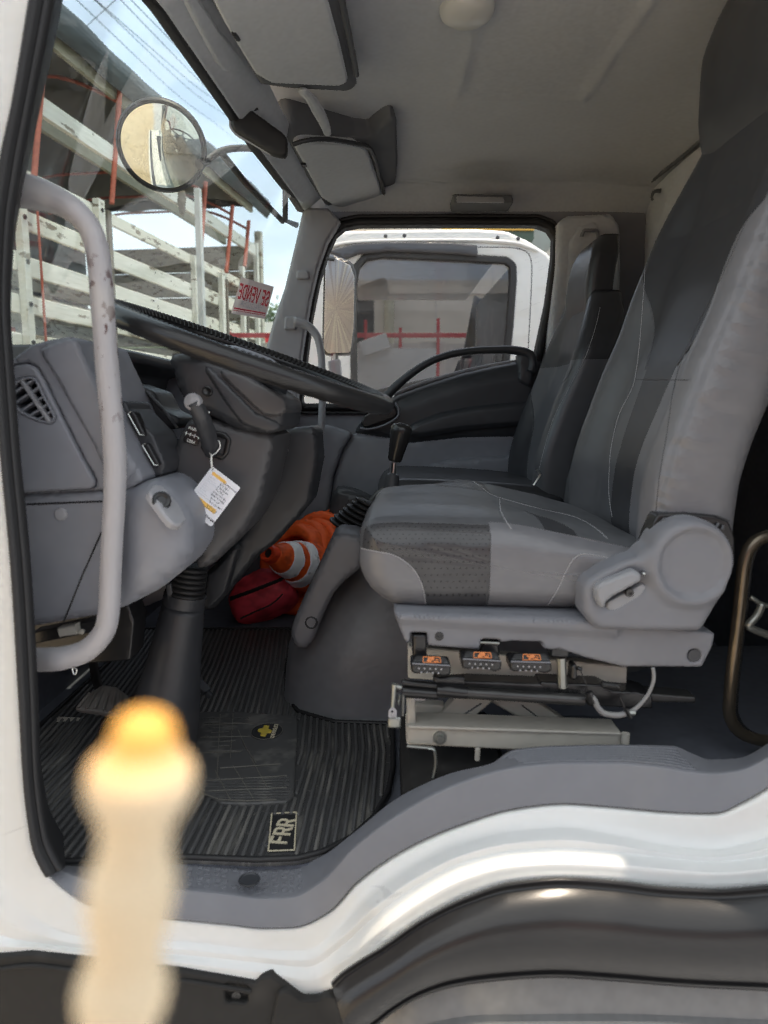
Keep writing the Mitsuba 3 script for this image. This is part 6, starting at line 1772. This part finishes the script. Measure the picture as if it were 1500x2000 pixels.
# ------------------------------------------------------------------ parked truck alongside
YK = 3.75
pk_ = thing('parked_truck', 'white truck cab parked close alongside the passenger window', 'truck')
body = [(560, 860), (572, 700), (600, 560), (622, 500), (640, 466), (655, 454), (690, 449), (800, 447), (930, 446), (990, 450), (1030, 468), (1068, 492), (1100, 530), (1110, 860), (1110, 1200), (560, 1200)]
bw = [(688, 560), (694, 520), (712, 500), (745, 494), (930, 502), (990, 506), (1004, 518), (1005, 545), (998, 640), (990, 715), (880, 738), (770, 762), (690, 780)]
bg, wg = pxpoly(body, YK, 0.03), pxpoly(bw, YK, 0.02)
add(pk_, 'near_side', place(slab(bg.difference(wg), 0.05, 0.02, 0.03), (0, YK, 0)), 'white_paint', smooth=50)
add(pk_, 'window_seal', place(slab(wg.buffer(0.012).difference(wg.buffer(-0.022)), 0.03, 0.006, 0.02), (0, YK - 0.004, 0)), 'black_rubber', smooth=50)
scene['dark_glass'] = {'type': 'thindielectric', 'int_ior': 1.5, 'specular_transmittance': rgb(0.33, 0.33, 0.35)}
wb = wg.bounds
add(pk_, 'near_window', loft(np.array([[(wb[0], YK + 0.03, wb[1]), (wb[2], YK + 0.03, wb[1])], [(wb[0], YK + 0.03, wb[3]), (wb[2], YK + 0.03, wb[3])]])), 'dark_glass', smooth=False)
dl = [(640, 880), (648, 700), (655, 560), (662, 505), (680, 488), (720, 482), (985, 483), (1022, 488), (1036, 502), (1039, 530), (1034, 640), (1026, 760), (1020, 880)]
add(pk_, 'door_seam', tube([at(x, y, YK - 0.0005) for x, y in dl], 0.0022, 6, 120), 'dark_plastic')
add(pk_, 'gutter', tube([at(x, y, YK - 0.012) for x, y in [(640, 484), (680, 474), (760, 470), (900, 469), (1000, 474), (1050, 490)]], 0.009, 8, 60), 'white_paint', smooth=True)
vz = [(655, 492), (690, 478), (760, 473), (930, 476), (936, 500), (760, 494), (700, 500), (660, 520)]
mat('smoked_visor', (0.05, 0.05, 0.055), 0.12)
add(pk_, 'rain_visor', pslab([(640, 490), (690, 476), (760, 472), (880, 473), (932, 478), (934, 500), (900, 496), (760, 490), (700, 496), (665, 510)], YK - 0.03, 0.02, 0.006, 0.008), 'smoked_visor')
for x, y in [(753, 461), (790, 460), (972, 464), (1012, 466)]:
    add(pk_, 'roof_rivet', lathe([(0.0, -0.004), (0.008, -0.002), (0.010, 0.001)], at(x, y, YK - 0.002), (0, 1, 0), 10), 'dark_plastic')
# the far side, roof and interior
S2 = 1.0
off = np.array([0, 1.85, 0])
v_, f_ = slab(bg.difference(pxpoly([(700, 470), (936, 474), (930, 560), (905, 690), (890, 730), (770, 764), (690, 780)], YK + 1.85, 0.03)), 0.05, 0.01, 0.05)
add(pk_, 'far_side', place((v_, f_), (0, YK + 1.85, 0)), 'carpet_dark')
lt, rt = at(690, 449, YK), at(990, 450, YK)
add(pk_, 'roof', box((lt[0] - 0.06, YK + 0.045, lt[2] - 0.07), (rt[0] + 0.02, YK + 1.86, lt[2] - 0.005), 0.03), 'white_paint')
rbx = at(1068, 492, YK)[0]
add(pk_, 'rear_side', box((rbx - 0.03, YK + 0.05, 0.9), (rbx + 0.0, YK + 1.85, lt[2] - 0.20), 0.01), 'white_paint')
add(pk_, 'cab_lining', box((rbx - 0.12, YK + 0.06, 0.9), (rbx - 0.09, YK + 1.84, lt[2] - 0.10), 0.01), 'dark_plastic')
add(pk_, 'dash', box((at(600, 700, YK)[0], YK + 0.06, 1.2), (at(700, 700, YK)[0], YK + 1.84, 1.72), 0.04), 'dark_plastic')
add(pk_, 'floor', box((at(572, 700, YK)[0], YK + 0.04, 0.95), (rbx, YK + 1.85, 1.05)), 'dark_steel')
for yq in (YK + 0.25, YK + 1.2):
    sx = at(915, 600, YK + 0.3)[0]
    bb = backrest([1.35, 1.5, 1.7, 1.9, 2.05], [sx - 0.09, sx - 0.08, sx - 0.04, sx + 0.02, sx + 0.07], yq, yq + 0.46, 0.13, n=48, zs=30)
    add(pk_, 'seat_back', bb, 'carpet_dark', smooth=60)
add(pk_, 'wheel', lathe([(0.17, 0.0), (0.30, -0.01), (0.375, 0.005), (0.398, 0.03), (0.40, 0.12), (0.39, 0.19), (0.17, 0.22)], (0.38, YK + 0.05, 0.40), (0, 1, 0), 36), 'black_rubber')
add(pk_, 'wheel', lathe([(0.17, 0.0), (0.30, -0.01), (0.375, 0.005), (0.398, 0.03), (0.40, 0.12), (0.39, 0.19), (0.17, 0.22)], (0.38, YK + 1.6, 0.40), (0, 1, 0), 36), 'black_rubber')
add(pk_, 'chassis', box((-0.6, YK + 0.4, 0.55), (4.5, YK + 1.5, 0.9)), 'dark_steel')
for yw in (YK + 0.05, YK + 1.6):
    add(pk_, 'wheel', lathe([(0.17, 0.0), (0.375, 0.005), (0.40, 0.04), (0.40, 0.12), (0.39, 0.19), (0.17, 0.22)], (3.7, yw, 0.40), (0, 1, 0), 32), 'black_rubber')

# ------------------------------------------------------------------ red fence, warehouse and what stands beyond
mat('fence_red', grained((0.40, 0.045, 0.05), 0.2, 30), 0.6)
mat('fence_sheet', grained((0.46, 0.44, 0.40), 0.1, 8), 0.7)
fence = thing('red_fence', 'red railed fence with pale sheets beyond the parked truck', 'fence')
YF = 8.2
for x, yt in [(640, 640), (714, 625), (782, 640), (856, 622), (935, 640), (1010, 630), (1090, 630)]:
    a = at(x, yt, YF)
    add(fence, 'post', bar([a[0], YF, 0], a, 0.035, 0.035), 'fence_red')
za = at(800, 655, YF)[2]
add(fence, 'rail', bar((-2.0, YF, za), (6, YF, za), 0.04, 0.05), 'fence_red')
add(fence, 'rail', bar((-2.0, YF, 0.5), (6, YF, 0.5), 0.04, 0.05), 'fence_red')
rng = np.random.default_rng(8)
for k in range(26):
    x = -2.0 + 0.30 * k
    add(fence, 'sheet', box((x, YF + 0.03, 0.05), (x + 0.292, YF + 0.045, za - 0.06 - 0.06 * rng.random()), 0.003), 'fence_sheet')
wh = thing('warehouse', 'beige warehouse wall with yellow fascia and grey downpipe beyond the red fence', 'building')
mat('beige_wall', grained((0.50, 0.47, 0.41), 0.05, 1.5), 0.85)
mat('yellow_fascia', grained((0.55, 0.33, 0.06), 0.06, 3), 0.6)
mat('green_fascia', (0.04, 0.07, 0.05), 0.6)
mat('dark_opening', (0.02, 0.022, 0.026), 0.8)
YW = 13.5
zt = at(900, 452, YW)[2]
xr = at(1044, 450, YW)[0]
add(wh, 'wall', box((-0.55, YW, 0), (xr - 0.2, YW + 6, zt - 0.1), 0.01), 'beige_wall')
add(wh, 'fascia', box((at(860, 450, YW)[0], YW - 0.5, at(860, 449, YW - 0.5)[2]), (xr - 0.1, YW + 6, zt + 0.32), 0.01), 'yellow_fascia')
add(wh, 'fascia', box((at(860, 450, YW)[0] + 0.02, YW - 0.45, at(860, 468, YW - 0.5)[2]), (xr - 0.1, YW - 0.02, at(860, 449, YW - 0.5)[2] - 0.004), 0.01), 'green_fascia')
add(wh, 'fascia', box((-0.6, YW - 0.4, zt - 0.06), (at(860, 450, YW)[0] - 0.004, YW + 6, zt + 0.30), 0.01), 'beige_wall')
add(wh, 'downpipe', tube([at(760, 470, YW - 0.15) * [1, 1, 0] + [0, 0, 0], at(760, 470, YW - 0.15) * [1, 1, 0] + [0, 0, zt - 0.1]], 0.09, 14), 'olive_wood')
add(wh, 'opening', box((at(640, 500, YW)[0], YW - 0.01, 0.2), (at(730, 500, YW)[0], YW + 0.2, zt - 0.6)), 'dark_opening')
for x in (850, 960):
    q = at(x, 600, YW)[0]
    add(wh, 'wall_joint', box((q, YW - 0.012, 0), (q + 0.03, YW + 0.01, zt - 0.12), 0.002), 'fence_sheet')
add(wh, 'ledge', box((-0.55, YW - 0.06, at(900, 575, YW)[2]), (xr - 0.2, YW + 0.0, at(900, 575, YW)[2] + 0.12), 0.005), 'fence_sheet')
an = thing('annex', 'grey green glazed building right of the warehouse', 'building')
mat('annex_wall', grained((0.24, 0.28, 0.27), 0.08, 2), 0.5)
add(an, 'wall', box((xr + 0.05, YW + 0.5, 0), (xr + 7, YW + 7, zt + 3.0), 0.02), 'annex_wall')
add(an, 'beam', bar((xr + 0.05, YW + 0.45, zt - 0.6), (xr + 1.6, YW + 0.45, zt + 0.9), 0.10, 0.10), 'fence_sheet')
# pickup load bed glimpsed through the parked truck's windows
pu = thing('pickup_truck', 'small white pickup parked behind the fence posts with an open load bed', 'pickup')
pA = at(735, 690, 7.0)
add(pu, 'bed_side', box((pA[0] - 0.9, 6.6, 0.9), (pA[0] + 0.55, 6.66, at(735, 680, 6.6)[2]), 0.01), 'white_paint')
add(pu, 'bed_floor', box((pA[0] - 0.9, 6.662, 0.86), (pA[0] + 0.55, 7.9, 0.93), 0.01), 'pale_grey_plastic')
add(pu, 'tailgate', bar(at(706, 682, 6.55), at(758, 664, 6.55), 0.05, 0.13, up=(0, 0, 1)), 'white_paint')
add(pu, 'body', box((pA[0] - 0.9, 6.66, 0.35), (pA[0] + 0.55, 7.9, 0.855), 0.04), 'white_paint')
for x in (-0.6, 0.2):
    for y in (6.68, 7.68):
        add(pu, 'wheel', lathe([(0.15, 0.0), (0.28, 0.0), (0.31, 0.03), (0.31, 0.17), (0.28, 0.2), (0.15, 0.2)], (pA[0] + x, y, 0.31), (0, 1, 0), 28), 'black_rubber')

# wires, far trees, hill and a red roadside board
scene['wire'] = {'type': 'diffuse', 'reflectance': rgb(0.10, 0.11, 0.12)}
wires = [((150, 0), (420, 240)), ((185, 0), (440, 225)), ((210, 20), (455, 215)), ((236, 0), (480, 235)), ((256, 0), (500, 230)), ((285, 5), (520, 260))]
for i, ((xa, ya), (xb, yb)) in enumerate(wires):
    a, b = at(xa, ya, 9.0), at(xb, yb, 26.0)
    d = b - a
    p = [a - d * 0.6 + [0, 0, 0.2], a, (a + b) / 2 - [0, 0, 0.12], b, b + d * 0.8]
    k = name('power_cable')
    scene[k] = mikit.ply(tube(p, 0.0055, 6, 40), 'wire', smooth=True)
    labels[k] = {'label': ['lowest power cable above the tarpaulin of the stake truck', 'second lowest power cable above the tarpaulin', 'third power cable up from the tarpaulin', 'fourth power cable up from the tarpaulin', 'power cable second closest to the windscreen header', 'power cable closest to the windscreen header'][i], 'category': 'cable', 'group': 'power cables above the yard'}
k = name('power_cable')
scene[k] = mikit.ply(tube([at(225, 0, 9.0), at(168, 52, 10.0), at(100, 110, 11)], 0.005, 6, 30), 'wire', smooth=True)
labels[k] = {'label': 'short cable slanting the other way below the rest, at the top of the windscreen', 'category': 'cable', 'group': 'power cables above the yard'}
mat('leaf', {'type': 'rgb', 'value': [0.07, 0.11, 0.035]}, 0.6)
scene['leaf'] = {'type': 'twosided', 'bsdf': {'type': 'principled', 'base_color': rgb(0.075, 0.115, 0.04), 'roughness': 0.6}}
mat('bark', grained((0.10, 0.075, 0.05), 0.3, 20), 0.9)


def tree(x, y, h, r, seed, label):
    rng = np.random.default_rng(seed)
    t = thing('tree', label, 'tree', 'trees beyond the yard')
    add(t, 'trunk', tube([(x, y, 0), (x + 0.1, y, h * 0.4), (x - 0.1, y + 0.1, h * 0.75)], [0.22, 0.15, 0.06], 10, 14), 'bark', smooth=True)
    n = 5200
    cl = rng.normal(0, 1, (40, 3))
    cl /= np.linalg.norm(cl, axis=1, keepdims=True)
    cl *= rng.uniform(0.35, 0.95, (40, 1)) * r * [1, 1, 0.8]
    c = cl[rng.integers(0, 40, n)] + rng.normal(0, r * 0.17, (n, 3)) + [x, y, h - r * 0.7]
    a = rng.normal(0, 1, (n, 3))
    b = rng.normal(0, 1, (n, 3))
    s = rng.uniform(0.09, 0.17, (n, 1))
    a = a / np.linalg.norm(a, axis=1, keepdims=True) * s
    b = b / np.linalg.norm(b, axis=1, keepdims=True) * s * 0.6
    v = np.stack([c - a, c + b, c + a, c - b], 1).reshape(-1, 3)
    i = np.arange(n) * 4
    add(t, 'crown', (v, np.vstack([np.c_[i, i + 1, i + 2], np.c_[i, i + 2, i + 3]])), 'leaf', smooth=False, kind='stuff')


for i, (px, D, h, r) in enumerate([(500, 30, 4.6, 2.2), (532, 34, 6.6, 2.6), (556, 38, 5.6, 2.6), (470, 42, 5.0, 2.8), (590, 45, 7.0, 3.2)]):
    q = at(px, 800, D)
    tree(q[0], D, h, r, 20 + i, ['tree behind the tail of the stake truck', 'tree just left of the far windscreen pillar', 'tree half hidden by the far windscreen pillar', 'farthest left tree behind the stake truck planks', 'tall tree behind the far windscreen pillar'][i])
hx_, hy_ = np.meshgrid(np.linspace(-260, 160, 60), np.linspace(120, 420, 30), indexing='xy')
hz_ = np.clip((hy_ - 120) / 120, 0, 1) * (14 + 22 * meshkit.fbm(np.stack([hx_ / 70, hy_ / 70, 0 * hx_], -1), 4, 6)) - 0.3
mat('hill_green', grained((0.07, 0.10, 0.045), 0.3, 0.4), 0.95, spec=0.1)
add(None, 'hill', loft(np.stack([hx_, hy_, hz_], -1)), 'hill_green', smooth=True, kind='structure')
rb = thing('roadside_board', 'red and white board on posts beyond the stake truck', 'sign')
p = at(517, 658, 16.0)
add(rb, 'panel', box((p[0] - 0.4, 16.0, p[2] - 0.12), (p[0] + 0.6, 16.04, p[2] + 0.08)), 'ink_red')
add(rb, 'panel', box((p[0] - 0.4, 16.0, p[2] + 0.084), (p[0] + 0.6, 16.04, p[2] + 0.32)), 'white_print')
add(rb, 'panel', box((p[0] - 0.4, 16.0, p[2] - 0.36), (p[0] + 0.6, 16.04, p[2] - 0.124)), 'white_print')
for dx in (-0.35, 0.5):
    add(rb, 'leg', bar((p[0] + dx, 16.06, 0), (p[0] + dx, 16.06, p[2] - 0.1), 0.05, 0.05), 'pale_grey_plastic')

# shed added out of view behind the camera, to darken reflections in glass and fender
sd = thing('roadside_shed', 'added unseen grey shed with red doors behind the camera, darkens reflections', 'building')
mat('shed_wall', grained((0.26, 0.25, 0.235), 0.06, 0.8), 0.8)
add(sd, 'wall', box((-14, -17.0, 0), (15, -11.0, 4.6), 0.02), 'shed_wall')
add(sd, 'roof', box((-14.4, -17.4, 4.604), (15.4, -10.5, 4.85), 0.02), 'tarp_under')
for x in (-8.5, -2.6, 3.4, 9.5):
    add(sd, 'door', box((x - 1.5, -10.99, 0.02), (x + 1.5, -10.94, 3.2), 0.01), 'fence_red')
